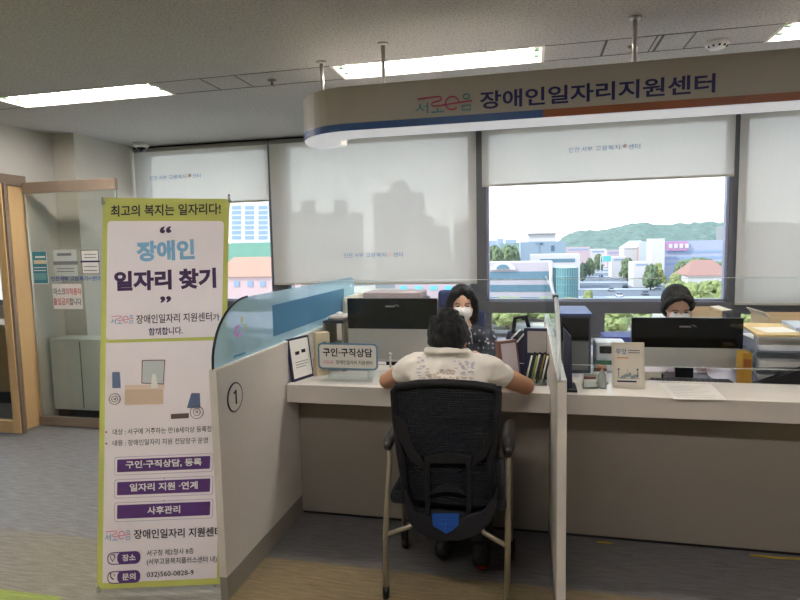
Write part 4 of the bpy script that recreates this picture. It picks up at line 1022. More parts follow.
mb = MB(); mb.text('장애인일자리 지원센터', (a.x + .10, yp - .0016, zb2 + .028), X, Z, w=W_ - .13, h=.022, bold=.012); mb.build('plate_lettering', M['blackink'], t)
mb = MB(); mb.text('서로e음', (a.x + .03, yp - .0016, zb2 + .028), X, Z, w=.055, h=.020, bold=.005); mb.build('plate_logo', MATS['logo_pink_print'], t)
mb = MB(); mb.box((a.x + .05, yp + .006, CT), (a.x + .06, yp + .05, zt_ - .04)); mb.box((b.x - .06, yp + .006, CT), (b.x - .05, yp + .05, zt_ - .04)); mb.box((a.x + .04, yp - .02, CT), (b.x - .04, yp + .06, CT + .003)); mb.build('clear_stand', clear, t)

# leaflet frames at left end of counter
def lean_box(name, label, cat, c, w_, d_, h_, rz, lean, m, face=None, fm=None, lines=None):
    t = thing(name, label, cat, c, rz=rz)
    return t
def standee(label, p0, p1, y0, y1, h, m, mf, lines, name='standing_notice', cat='frame', th=.012, lean=.03):
    """upright frame from floor points p0 (x) to p1, facing the visitor side"""
    a, b = Vector((p0, y0, CT)), Vector((p1, y1, CT)); u = (b - a).normalized(); n_ = Vector((u.y, -u.x, 0)); up = (Z + -n_ * lean / h).normalized()
    W_ = (b - a).length; t = thing(name, label, cat, (a + b) / 2)
    mb = MB(); mb.poly([a, b, b + up * h, a + up * h], -n_ * th); mb.build('frame_body', m, t)
    i = .010; mb = MB(); o = n_ * .0012
    mb.poly([a + u * i + up * i * 1.5 + o, b - u * i + up * i * 1.5 + o, b - u * i + up * (h - i) + o, a + u * i + up * (h - i) + o]); mb.build('printed_page', mf, t)
    for txt, x_, z_, w__, h__, mm in lines:
        mb = MB(); q = a + u * (x_ * W_) + up * (z_ * h) + n_ * .0022
        if txt: mb.text(txt, q, u, up, w=w__ * W_, h=h__ * h, bold=.01)
        else: mb.poly([q, q + u * w__ * W_, q + u * w__ * W_ + up * h__ * h, q + up * h__ * h])
        mb.build('page_print', mm, t)
    return t
standee('navy framed standing notice at the left end of the counter', -1.196, -1.146, 2.73, 2.89, .225, M['navy'], M['paper'],
        [(None, .25, .60, .2, .08, M['blackink']), (None, .55, .62, .2, .08, M['blackink']), (None, .2, .42, .6, .015, gry), (None, .2, .36, .6, .015, gry), (None, .2, .3, .5, .015, gry)])
t = thing('box_file', 'cream box standing behind the navy frame, with a small blue mark', 'box', (-1.13, 2.9, CT))
Rz = Matrix.Rotation(R_(38), 3, 'Z')
mb = MB(); mb.box((-1.150, 2.905, CT), (-1.070, 2.955, CT + .235), .003, Rz, (-1.105, 2.93, CT)); mb.build('box_body', mat('cream_card', (206, 192, 160), .7), t)
mb = MB(); mb.box((-1.113, 2.9038, CT + .16), (-1.090, 2.9052, CT + .185), 0, Rz, (-1.105, 2.93, CT)); mb.build('box_mark', MATS['teal_print'], t)
# papers under glass near the visitor
def flat_sheet(name, corners_px, z, m, label, cat, ln=0, group=None):
    mb = MB(); c = [atz(x, y, z) for x, y in corners_px]; mb.poly(c, (0, 0, -.0012)); o = tag(mb.build(name, m), label, cat, group)
    if ln:
        mb = MB(); rows = ln
        for r_ in range(rows):
            s_ = .12 + .76 * r_ / max(1, rows - 1); A, B = c[0].lerp(c[3], s_), c[1].lerp(c[2], s_); p0_, p1_ = A.lerp(B, .1), A.lerp(B, .55 + .35 * ((r_ * 37) % 10) / 10); d = (c[3] - c[0]).normalized() * .003
            mb.poly([p0_ + Z * .0006, p1_ + Z * .0006, p1_ + d + Z * .0006, p0_ + d + Z * .0006])
        mb.build('printed_lines', gry, o)
    return o
flat_sheet('paper_sheet', [(334, 372), (386, 370), (384, 385), (316, 383)], CT + .002, mat('glossy_sheet', (206, 208, 202), .15), 'printed sheet flat on the counter under the name plate', 'paper', 5)
flat_sheet('paper_sheet', [(658, 383), (711, 384), (727, 400), (674, 399)], CT + .002, mat('form_sheet', (216, 212, 206), .5), 'form lying on the right counter before the right monitor', 'paper', 9)
flat_sheet('paper_sheet', [(492, 382), (520, 384.5), (520, 389.5), (490, 388)], CT + .002, M['paper'], 'white sheet beside the visitor right arm', 'paper', 3)

# black desk organiser / printer left behind
t = thing('desk_shelf', 'small black-topped desk shelf beside the left monitor', 'shelf', (-1.1, 3.3, DZ))
mb = MB(); mb.box((-1.20, 3.2, 1.005), (-1.075, 3.42, 1.02), .002); mb.box((-1.20, 3.2, .86), (-1.075, 3.42, .868)); mb.build('shelf_board', mat('shelf_dark', (40, 44, 54), .3), t)
mb = MB(); mb.box((-1.20, 3.2, DZ), (-1.19, 3.42, 1.005)); mb.box((-1.085, 3.2, DZ), (-1.075, 3.42, 1.005)); mb.build('side_board', mat('shelf_tan', (150, 140, 122), .5), t)
t = thing('tissue_pack', 'soft pale tissue pack lying on the small black shelf', 'tissue', (-1.13, 3.3, 1.02))
mb = MB(); mb.box((-1.185, 3.24, 1.02), (-1.085, 3.38, 1.045), .012); mb.build('pack_body', mat('tissue_wrap', (222, 206, 200), .6), t)
mb = MB(); mb.ball((-1.13, 3.31, 1.05), .02, (1.3, 1, .7), 2); mb.build('tissue', M['paper'], t)
t = thing('printer', 'beige and grey printer standing behind the left monitor', 'printer', (-.85, 3.75, DZ))
mb = MB(); mb.box((-1.225, 3.62, DZ), (-1.095, 3.95, 1.125), .03); mb.build('printer_side', mat('printer_beige', (214, 204, 186), .5), t)
mb = MB(); mb.box((-1.10, 3.66, DZ), (-.68, 3.95, 1.105), .01); mb.build('printer_body', mat('printer_dark', (58, 58, 62), .4), t)
mb = MB(); mb.box((-1.09, 3.645, 1.0), (-.70, 3.662, 1.07), .004); mb.build('printer_front', M['black'], t)
mb = MB(); mb.box((-1.09, 3.68, 1.105), (-.70, 3.93, 1.15), .006); mb.build('printer_lid', mat('lid_pinkish', (176, 162, 164), .4), t)
mb = MB(); mb.box((-1.22, 3.62, .02), (-.84, 3.97, DZ), .004); quick('printer_cabinet', mb, M['silver'], 'grey cabinet carrying the printer behind the left monitor', 'cabinet')
# desk phone and keyboard by the left monitor
t = thing('desk_phone', 'silver and black desk phone under the left monitor', 'phone', (-.80, 3.1, DZ))
mb = MB(); mb.box((-.92, 3.05, DZ), (-.70, 3.2, DZ + .05), .01); mb.build('phone_base', M['silver'], t)
mb = MB(); mb.box((-.92, 3.06, DZ + .05), (-.87, 3.2, DZ + .08), .012); mb.build('handset', M['black'], t)
mb = MB(); mb.tube([(-.775, 3.13, DZ + .05), (-.775, 3.13, DZ + .12)], .006, 8); mb.ball((-.775, 3.13, DZ + .125), .012); mb.build('phone_aerial', M['silver'], t)

# --- right part of left bay
t = thing('leaflet_holder', 'reddish-brown leaflet holder with white pages beside the visitor right elbow', 'holder', (-.08, 2.93, CT))
def holder(t, p0, p1, h, lean, m1, m2, th=.03):
    a, b = Vector(p0), Vector(p1); u = (b - a).normalized(); n_ = Vector((u.y, -u.x, 0)); up = (Z - n_ * lean).normalized()
    mb = MB(); mb.poly([a, b, b + up * h, a + up * h], -n_ * th); mb.build('holder_back', m1, t)
    mb = MB(); mb.poly([a + u * .012 + n_ * .002 + up * .02, b - u * .012 + n_ * .002 + up * .02, b - u * .012 + n_ * .002 + up * (h - .014), a + u * .012 + n_ * .002 + up * (h - .014)], -n_ * .0015); mb.build('leaflet', m2, t)
holder(t, (-.128, 2.85, CT), (-.04, 2.925, CT), .21, .2, mat('brown_red_plastic', (122, 84, 76), .4), mat('pinkish_page', (196, 184, 188), .6))
t = thing('handbag', 'dark bag with white stripes standing behind the leaflet holder', 'bag', (-.06, 3.22, DZ))
mb = MB(); mb.box((-.13, 3.18, DZ), (.04, 3.28, DZ + .26), .03); mb.build('bag_body', M['navy'], t)
mb = MB(); mb.tube([(-.09, 3.2, DZ + .25), (-.08, 3.2, DZ + .33), (-.02, 3.2, DZ + .34), (.0, 3.2, DZ + .25)], .012, 8); mb.build('bag_handle', M['black'], t)
mb = MB(); mb.tube([(-.10, 3.175, DZ + .22), (-.05, 3.175, DZ + .27)], .005, 6); mb.tube([(-.07, 3.175, DZ + .20), (-.02, 3.175, DZ + .26)], .005, 6); mb.build('bag_stripe', M['white'], t)
t = thing('document_stand', 'dark blue document stand holding a grey sheet beside the partition', 'stand', (.03, 2.98, CT))
mb = MB(); mb.box((-.03, 2.955, CT), (.085, 2.985, CT + .265), .004); mb.build('stand_back', M['navy'], t)
mb = MB(); mb.box((-.012, 2.952, CT + .14), (.082, 2.956, CT + .25)); mb.build('grey_sheet', mat('grey_page', (168, 164, 162), .6), t)
random.seed(3)
t = thing('pen_holder', 'clear acrylic pen holder on the counter against the partition', 'holder', (.03, 2.86, CT))
mb = MB(); mb.box((-.035, 2.83, CT), (.08, 2.9, CT + .006)); mb.box((-.035, 2.83, CT), (.08, 2.833, CT + .07)); mb.box((-.035, 2.897, CT), (.08, 2.9, CT + .07)); mb.box((-.035, 2.83, CT), (-.032, 2.9, CT + .07)); mb.box((.077, 2.83, CT), (.08, 2.9, CT + .07)); mb.build('holder_box', clear, t)
pc = [(230, 230, 226), (36, 40, 60), (150, 170, 60), (226, 224, 220), (60, 60, 66), (170, 150, 60), (236, 236, 232), (70, 90, 60)]
pn = ['white', 'dark blue', 'green', 'pale grey', 'charcoal', 'ochre', 'clear white', 'olive']
for k in range(8):
    x0 = -.02 + .0125 * k; y0 = 2.845 + .035 * (k % 2); dx = random.uniform(-.03, .02) if k else .0; 
    P = thing('pen', pn[k] + ' pen standing in the clear pen holder', 'pen', (x0, y0, CT + .007), 'pens in the pen holder')
    pts_ = [Vector((x0, y0, CT + .009)), Vector((x0 + .03, y0 + .005, CT + .145))]
    mb = MB(); mb.tube(pts_, .0042, 8); mb.build('pen_barrel', mat('pen_%s' % pn[k].replace(' ', '_'), pc[k], .4), P)
    mb = MB(); mb.tube([pts_[1], pts_[1] + (pts_[1] - pts_[0]).normalized() * .012], .0036, 8); mb.build('pen_cap', M['black'], P)
t = thing('leaflet_stand', 'tall dark navy leaflet stand seen edge-on just right of the partition', 'stand', (.18, 2.82, CT))
mb = MB(); mb.poly([(.158, 2.76, CT), (.195, 2.76, CT), (.195, 2.84, CT + .24), (.158, 2.84, CT + .285)], (0, .03, 0)); mb.build('stand_back', M['navy'], t)
mb = MB(); mb.box((.152, 2.72, CT), (.215, 2.88, CT + .01), .002); mb.build('stand_foot', M['black'], t)
mb = MB(); mb.box((.160, 2.765, CT + .012), (.188, 2.772, CT + .20), 0, Matrix.Rotation(R_(-18), 3, 'X'), (.17, 2.76, CT)); mb.build('leaflet', mat('pale_violet_page', (150, 156, 196), .5), t)
# PC tower
t = thing('computer_tower', 'black computer case with glossy blue-reflecting top right of the partition', 'computer', (.28, 3.45, DZ))
mb = MB(); mb.box((.165, 3.34, DZ), (.335, 3.75, 1.045), .004); mb.build('tower_body', mat('case_dark', (62, 66, 76), .35), t)
mb = MB(); mb.box((.178, 3.334, DZ + .19), (.322, 3.341, 1.03)); mb.build('upper_bay', M['gloss'], t)
mb = MB(); mb.box((.178, 3.334, DZ + .02), (.322, 3.341, DZ + .18)); mb.build('lower_bay', mat('case_grey', (110, 110, 108), .4), t)
mb = MB(); mb.box((.16, 3.33, 1.045), (.34, 3.755, 1.056), .003); mb.build('top_cover', mat('case_top', (70, 86, 140), .5), t)  # blue of the reflected sky is put into the cover colour
# clear acrylic trays right of the stand
for k, (x0, x1, y0, h, lab) in enumerate(((.245, .315, 2.80, .085, 'clear acrylic card holder right of the navy stand'), (.30, .375, 2.90, .12, 'clear acrylic holder with trinkets before the small white sign'))):
    t = thing('card_holder', lab, 'holder', (x0, y0, CT))
    mb = MB(); mb.box((x0, y0, CT), (x1, y0 + .07, CT + .005)); mb.box((x0, y0 + .065, CT), (x1, y0 + .07, CT + h)); mb.box((x0, y0, CT), (x1, y0 + .004, CT + h * .4)); mb.build('acrylic_body', clear, t)
    for j in range(3):
        mb = MB(); mb.box((x0 + .006, y0 + .012 + .015 * j, CT + .006), (x1 - .008, y0 + .016 + .015 * j, CT + h * (.5 + .12 * j)), .001, Matrix.Rotation(R_(4 * j - 3), 3, 'Y')); mb.build('card', (M['paper'], MATS['brown_red_plastic'], MATS['grey_page'])[j], t)
# small glass bottle
t = thing('hand_gel', 'small clear pump bottle standing on the counter right of the card holder', 'bottle', (.33, 2.86, CT))
mb = MB(); mb.lathe((.335, 2.83, CT), [(.018, 0), (.02, .01), (.02, .06), (.012, .075), (.008, .085)], 18); mb.build('bottle_body', glass_mat('gel_glass', (.8, .86, .84, 1), .2, body=(.8, .8, .78, 1), bodyfac=.3), t)
mb = MB(); mb.tube([(.335, 2.83, CT + .085), (.335, 2.83, CT + .105), (.315, 2.825, CT + .108)], .005, 8); mb.build('pump_head', mat('orange_plastic', (226, 150, 84), .5), t)
# standing sign "무엇"
t = standee('small cream standing sign with blue lettering and tiny figures on the right counter', .383, .528, 2.84, 2.84, .215, mat('cream_board', (214, 206, 188), .5), mat('cream_page', (224, 216, 200), .6),
   [('무엇', .12, .74, .32, .13, mat('print_blue', (20, 104, 160), .5)), (None, .50, .82, .36, .02, gry), (None, .50, .77, .36, .02, gry), (None, .15, .65, .35, .025, MATS['orange_plastic']), (None, .15, .13, .6, .035, M['ink']), (None, .15, .215, .7, .008, gry)], 'table_sign', 'sign', .01, .035)
b0 = Vector((.383, 2.838, CT))
for u_, s_, in ((.2, 1), (.78, -1)):
    mb = MB(); c = b0 + X * (u_ * .145) + Z * .05 + Y * .006; mb.tube([c, c + Z * .03 + Y * .004], .004, 6, r2=.001); mb.ball(c + Z * .038 + Y * .0045, .0045, (1, .3, 1)); mb.build('drawn_figure', M['ink'], t)
mb = MB()
for k in range(7): c = b0 + X * (.045 + .011 * k) + Z * (.052 + .004 * ((k * 5) % 4)) + Y * .006; mb.ball(c, .008, (1, .2, 1.2 + .3 * (k % 2)), 1)
mb.tube([b0 + X * .065 + Z * .07 + Y * .0075, b0 + X * .07 + Z * .09 + Y * .009], .003, 5, r2=.001)
mb.build('drawn_shapes', mat('drawn_grey_green', (150, 164, 168), .6), t)
# clutter below right monitor
t = thing('keyboard', 'black keyboard and cables on the desk under the right monitor', 'keyboard', (.8, 3.12, DZ))
mb = MB(); mb.box((.60, 3.06, DZ), (1.0, 3.18, DZ + .022), .004); mb.build('keyboard_body', M['black'], t)
mb = MB()
for r_ in range(4):
    for c in range(14): mb.box((.612 + c * .0272, 3.068 + r_ * .027, DZ + .022), (.634 + c * .0272, 3.090 + r_ * .027, DZ + .029))
mb.build('keys', mat('key_dark', (34, 35, 42), .5), t)
mb = MB(); mb.tube([atz(667, 371, DZ + .03) , atz(662, 377, DZ + .012), atz(656, 383, DZ + .01)], .004, 6); quick('cable', mb, M['black'], 'black cable hanging left of the form under the right monitor', 'cable')
mb = MB(); mb.tube([atz(706, 372, DZ + .03), atz(709, 378, DZ + .012), atz(711, 383, DZ + .01)], .004, 6); quick('cable', mb, M['black'], 'black cable hanging right of the form under the right monitor', 'cable')
t = thing('name_card', 'small cream card standing at the left foot of the right monitor', 'card', (.575, 3.16, DZ)); mb = MB(); mb.box((.565, 3.15, DZ), (.665, 3.156, DZ + .06)); mb.build('card_face', MATS['cream_page'], t); mb = MB(); mb.box((.555, 3.156, DZ), (.675, 3.175, DZ + .05)); mb.build('card_stand', M['black'], t)
# yellow box, paper trays, black tray
t = thing('yellow_box', 'ochre yellow narrow box standing between the right monitor and the paper trays', 'box', (1.03, 3.1, DZ))
mb = MB(); mb.box((1.02, 3.08, DZ), (1.062, 3.17, DZ + .18), .002); mb.build('box_body', mat('ochre_card', (176, 132, 40), .5), t)
mb = MB(); mb.box((1.024, 3.0785, DZ + .11), (1.058, 3.0801, DZ + .15)); mb.build('box_print', mat('brown_print', (150, 84, 36), .5), t)
t = thing('letter_trays', 'stack of clear blue-grey letter trays full of papers at the right end', 'tray', (1.3, 3.25, DZ))
tray_m = glass_mat('tray_plastic', (.72, .78, .9, 1), .15, body=(.76, .80, .90, 1), bodyfac=.5)
for k in range(3):
    z0 = DZ + .02 + .082 * k; mb = MB(); x0, x1, y0, y1 = 1.085, 1.44, 3.10, 3.52
    mb.box((x0, y0, z0), (x1, y1, z0 + .005)); mb.box((x0, y0, z0), (x0 + .005, y1, z0 + .055)); mb.box((x1 - .005, y0, z0), (x1, y1, z0 + .055)); mb.box((x0, y1 - .005, z0), (x1, y1, z0 + .055))
    for xx in (x0, x1 - .008): mb.box((xx, y0 + .02, z0 + .05), (xx + .008, y0 + .04, z0 + .084))
    tr = mb.build('letter_tray', tray_m, t)
random.seed(5); cols = [(232, 230, 226), (220, 214, 206), (226, 226, 232)]
for k in range(3):
    z0 = DZ + .026 + .082 * k
    mb = MB(); mb.box((1.10, 3.105, z0), (1.43, 3.5, z0 + .028), .002); quick('paper_stack', mb, mat('papers_%s' % 'abc'[k], cols[k], .7, var=.15, scale=120, stretch=(.1, .1, 4)), ('papers in the lowest', 'papers in the middle', 'papers in the topmost')[k] + ' letter tray at the right end', 'papers')
mb = MB(); mb.poly([(1.07, 3.06, .980), (1.42, 3.06, .978), (1.46, 3.38, .990), (1.10, 3.40, .992)], (0, 0, .012)); e1 = quick('envelope', mb, mat('manila', (220, 194, 142), .7), 'manila envelope lying on top of the letter trays', 'envelope')
mb = MB(); mb.poly([(1.13, 3.10, .9945), (1.28, 3.12, .995), (1.26, 3.26, 1.0005), (1.11, 3.24, 1.000)], (0, 0, .001)); mb.build('address_label', M['paper'], e1)
mb = MB(); mb.poly([(1.27, 3.14, .9965), (1.45, 3.12, .9965), (1.46, 3.34, 1.005), (1.29, 3.36, 1.005)], (0, 0, .018)); quick('plastic_pouch', mb, mat('pouch_pale_blue', (186, 200, 222), .2), 'pale blue plastic pouch on the manila envelope', 'pouch')
t = thing('laptop_stand', 'slanted black stand with papers on the counter at the right edge', 'stand', (1.2, 3.02, DZ))
mb = MB(); mb.poly([(1.035, 3.03, .745), (1.06, 3.03, .75), (1.30, 3.03, .85), (1.48, 3.03, .862), (1.40, 3.03, .78), (1.30, 3.03, .75)], (0, .045, 0)); mb.build('slanted_panel', M['black'], t)
mb = MB(); mb.box((1.03, 3.022, DZ), (1.42, 3.076, .748), .004); mb.build('stand_base', M['gloss'], t)
# cardboard boxes on the window board
def carton(x0, x1, y0, y1, z0, z1, label, flaps=True):
    t = thing('cardboard_box', label, 'box', ((x0 + x1) / 2, y0, z0), 'open cartons below the window')
    th = .006; mb = MB(); mb.box((x0, y0, z0), (x1, y1, z0 + th)); mb.box((x0, y0, z0), (x1, y0 + th, z1)); mb.box((x0, y1 - th, z0), (x1, y1, z1)); mb.box((x0, y0, z0), (x0 + th, y1, z1)); mb.box((x1 - th, y0, z0), (x1, y1, z1)); mb.build('box_body', M['card'], t)
    mb = MB(); mb.poly([(x0, y0, z1), (x0, y1, z1), (x0 - .03, y1, z1 + .035), (x0 - .03, y0, z1 + .035)], (.004, 0, .002)); mb.build('box_flap', mat('card_pale', (224, 212, 190), .8), t)
    mb = MB(); mb.poly([(x1, y0, z1), (x1, y1, z1), (x1 + .06, y1, z1 + .005), (x1 + .06, y0, z1 + .005)], (-.004, 0, .002)); mb.build('box_flap', MATS['card_pale'], t)
q0, q1 = at(698, 318, 4.2), at(722, 318, 4.2)
mb = MB(); mb.box((q0.x - .1, 4.19, 0), (2.6, 4.6, .72), .004); quick('side_cabinet', mb, mat('side_cab', (158, 158, 164), .5), 'long low grey cabinet under the right window carrying the cartons', 'cabinet')
carton(q0.x - .04, q1.x + .01, 4.22, 4.5, .72, .975, 'open carton partly hidden by the right monitor, leftmost of the row')
q0, q1 = at(762, 320, 4.2), at(778, 320, 4.2)
carton(q0.x + .05, q0.x + .75, 4.22, 4.55, .72, .93, 'wide open carton above the letter trays at the right edge')
# ledge items left of partition: blue box and white items near lower window
q = at(619, 337, 4.6)
mb = MB(); mb.box((q.x - .12, 4.5, .62), (q.x + .14, 4.75, at(619, 335, 4.6).z), .004); t_ = quick('storage_box', mb, mat('blue_box', (74, 84, 150), .5), 'blue storage box seen under the window left of the right monitor', 'box')
mb = MB(); mb.box((q.x - .5, 4.42, 0), (q.x + .2, 4.85, .62), .004); quick('low_shelf', mb, mat('shelf_white', (196, 198, 206), .5), 'low white shelf below the window behind the computer case', 'shelf')
t = thing('desktop_printer', 'small white device with black slot behind the standing sign', 'printer', (.45, 3.45, DZ))
mb = MB(); mb.box((.365, 3.38, DZ), (.53, 3.55, DZ + .17), .012); mb.build('device_body', mat('device_white', (206, 208, 214), .4), t)
mb = MB(); mb.box((.385, 3.372, DZ + .11), (.47, 3.39, DZ + .15), .003); mb.build('device_slot', M['black'], t)
mb = MB(); mb.box((.37, 3.374, DZ + .045), (.52, 3.385, DZ + .07), .002); mb.build('green_strip', mat('green_strip', (70, 120, 90), .5), t)

# ================================================================== OUTSIDE
GZ = -18.
mb = MB(); mb.box((-1500, 40, GZ - 1), (1500, 2600, GZ)); struct(mb.build('ground', mat('city_ground', (160, 152, 140), .9, var=.5, scale=.15)))
road_m = mat('asphalt', (100, 104, 114), .8, var=.08, scale=.05)
def rp(px, py, dz=.0): return atz(px, py, GZ + dz)
mb = MB(); mb.poly([rp(596, 262, .1), rp(540, 310, .1), rp(715, 310, .1), rp(611, 262, .1)]); struct(mb.build('road', road_m))
mb = MB()
for k in range(9):
    y0 = 266 + k * k * .62; c0 = 603.5 + (y0 - 262) * .40; w_ = 5 + (y0 - 262) * 1.5
    mb.poly([rp(c0 - w_, y0, .2), rp(c0 + w_, y0, .2), rp(c0 + w_ * 1.02, y0 + .5 + k * .14, .2), rp(c0 - w_ * 1.02, y0 + .5 + k * .14, .2)])
struct(mb.build('road_marking', mat('road_white', (170, 172, 178), .7)))
win_blue = mat('far_glass_teal', (92, 120, 138), .3, spec=.3); win_pale = mat('far_glass_blue', (126, 146, 178), .4, spec=.3)
def building(x0p, x1p, ytp, Yd, depth, m, label, wins=(), roof=None, ybase=None, name='building', glassmat=None, z0=GZ):
    yr = ytp; a, b = at(x0p, ytp, Yd), at(x1p, ytp, Yd); zt = (a.z + b.z) / 2
    t = thing(name, label, 'building', ((a.x + b.x) / 2, Yd, z0))
    mb = MB(); mb.box((a.x, Yd, z0), (b.x, Yd + depth, zt)); mb.build('wall', m, t)
    for (wx0, wy0, wx1, wy1) in wins:
        p, q = at(wx0, wy0, Yd), at(wx1, wy1, Yd); mb = MB(); mb.box((p.x, Yd - .12, q.z), (q.x, Yd + .02, p.z)); mb.build('window', glassmat or win_blue, t)
    if roof:
        mb = MB(); h = roof[1]; o = .4; x0, x1, y0, y1 = a.x - o, b.x + o, Yd - o, Yd + depth + o; cx0, cx1, cy = x0 + (x1 - x0) * roof[2], x1 - (x1 - x0) * roof[2], (y0 + y1) / 2
        V_ = [mb.bm.verts.new(v) for v in ((x0, y0, zt), (x1, y0, zt), (x1, y1, zt), (x0, y1, zt), (cx0, cy, zt + h), (cx1, cy, zt + h))]
        for f_ in ((0, 1, 5, 4), (1, 2, 5), (2, 3, 4, 5), (3, 0, 4), (3, 2, 1, 0)): mb.bm.faces.new([V_[i] for i in f_])
        mb.build('roof', roof[0], t)
    return t
fw = mat('far_white', (186, 182, 184), .8); fp = mat('far_pink_white', (172, 154, 160), .8); fg = mat('far_grey_blue', (130, 146, 162), .8); fo = mat('roof_orange', (158, 122, 106), .8); fr_ = mat('roof_red', (140, 106, 98), .8)
# teal striped glass building
t = building(480, 553, 262.5, 190, 18, mat('far_lilac_white', (170, 162, 172), .8), 'white office block with teal ribbon windows and arched pediment', [(480, 272, 549, 279.5), (480, 285, 549, 291.5), (480, 297.2, 549, 299)])
c = at(503, 270, 189.6); mb = MB(); R0 = at(516, 270, 189.6).x - c.x
mb.poly([(c.x + R0 * math.cos(R_(a)), 189.4, c.z + R0 * .62 * math.sin(R_(a))) for a in range(0, 181, 15)], (0, 4, 0)); mb.build('pediment', fw, t)
mb = MB(); mb.poly([(c.x + R0 * .5 * math.cos(R_(a)), 189.2, c.z + .3 + R0 * .36 * math.sin(R_(a))) for a in range(0, 181, 15)], (0, .3, 0)); mb.build('arched_window', win_blue, t)
# curved glass corner
a, b = at(554, 268, 188), at(578, 268, 188); mb = MB(); n = 10; base = []
pts_ = [(a.x + (b.x - a.x) * k / n, 188 - 3.0 * math.sin(math.pi * k / n)) for k in range(n + 1)]
mb.poly([(x, y, GZ) for x, y in pts_] + [(b.x, 210, GZ), (a.x, 210, GZ)], (0, 0, a.z - GZ)); mb.build('glass_corner', mat('far_glass_green', (84, 126, 134), .3, spec=.3), t)
mb = MB()
for k in range(n + 1): x, y = pts_[k]; mb.box((x - .12, y - .15, GZ), (x + .12, y + .05, a.z))
for z in range(6): zz = a.z - 2.6 * z; mb.tube([(x, y - .1, zz) for x, y in pts_], .12, 4)
mb.build('mullion', mat('far_mullion', (120, 150, 156), .5), t)
mb = MB(); c0 = at(553, 296, 187); mb.tube([at(550.5, 262, 187), at(551, 280, 187), at(553, 292, 187), at(557, 300, 187)], .6, 6); mb.build('white_fin', fw, t)
building(530, 580, 254.5, 250, 20, fw, 'low white-roofed hall behind the ribbon-window block', [(540, 259, 575, 262)])
t = building(520, 566, 241.5, 330, 30, fg, 'grey-blue flat-roofed block with rooftop storey', [(551, 245.5, 554.5, 251), (540, 243, 543, 244.5)], glassmat=mat('far_dark', (80, 96, 116), .5))
mb = MB(); p, q = at(528, 234.5, 330), at(556, 241.5, 330); mb.box((p.x, 332, q.z), (q.x, 350, p.z)); mb.build('rooftop_storey', fw, t)
mb = MB(); mb.box((p.x - .5, 331, p.z), (q.x + .5, 351, p.z + .8)); mb.build('rooftop_slab', mat('far_slab', (150, 150, 150), .7), t)
mb = MB(); p = at(520, 240, 325); mb.tube([(p.x, 325, GZ), (p.x, 325, at(520, 224, 325).z)], .25, 6); mb.tube([at(516.5, 225, 325), at(523.5, 225, 325)], .4, 6)
quick('light_mast', mb, mat('mast_grey', (186, 192, 200), .6), 'thin mast with lamps rising over the far grey-blue block', 'mast')
building(654, 730, 240.5, 300, 40, mat('far_pale_blue', (150, 156, 180), .8), 'wide pale blue store with a pink sign above the trees', [(665, 251, 722, 252.5), (665, 257, 722, 258.5), (665, 263, 722, 264.5)], glassmat=win_pale)
p, q = at(666, 241.5, 299.4), at(687, 250.5, 299.4); mb = MB(); mb.box((p.x, 299, q.z), (q.x, 299.5, p.z)); sg = quick('store_sign', mb, mat('store_pink', (168, 124, 164), .6), 'pink sign on the pale blue store front', 'sign')
for k in range(4): mb = MB(); mb.box((p.x + 1.2 + 2.4 * k, 298.8, q.z + 1.2), (p.x + 2.8 + 2.4 * k, 299, p.z - 1.2)); mb.build('sign_mark', fw, sg)
building(652, 665, 238.5, 284, 12, fw, 'white stair tower at the left end of the pale blue store')
building(624, 652, 248, 380, 20, fw, 'white gabled building left of the pale blue store', roof=(fw, 4.5, .3))
building(640, 654, 246.5, 360, 10, fo, 'orange-fronted house left of the pale blue store', [(642, 251, 652, 253)])
building(688, 732, 275.5, 190, 16, fw, 'villa with red-brown hip roof at the lower right of the view', [(712, 281, 722, 286)], roof=(fr_, 4.5, .28))
for k, (x0, x1, yt, Yd) in enumerate(((566, 590, 247, 500), (590, 606, 249, 530), (607, 622, 250, 470), (612, 628, 257, 330), (634, 650, 262, 260))):
    building(x0, x1, yt, Yd, 14, (fp, fw, fp, fw, fw)[k], ('pinkish low block at the foot of the wooded hill, leftmost', 'small white block where the road vanishes', 'pinkish shop block right of the far road end', 'white roadside shop right of the road', 'nearest white shop at the right road kerb')[k], [(x0 + 2, yt + 2, x1 - 2, yt + 3.2)], glassmat=win_pale)
p = at(603, 256, 300); q = at(611, 261.5, 300); mb = MB(); mb.box((p.x, 300, q.z), (q.x, 300.4, p.z)); t = quick('road_sign', mb, mat('road_sign_teal', (90, 170, 170), .5), 'teal direction sign hanging over the far road', 'sign')
mb = MB(); mb.tube([(p.x - 1, 300.5, GZ), (p.x - 1, 300.5, p.z), (q.x, 300.5, p.z)], .2, 6); mb.build('sign_post', MATS['mast_grey'], t)
# distant haze skyline, low
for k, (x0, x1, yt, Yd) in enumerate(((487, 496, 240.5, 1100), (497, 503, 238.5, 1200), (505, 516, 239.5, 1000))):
    building(x0, x1, yt, Yd, 30, mat('haze_blue', (136, 152, 176), .9), ('hazy far block nearest the window mullion', 'hazy far block between two others', 'hazy far block left of the mast')[k])
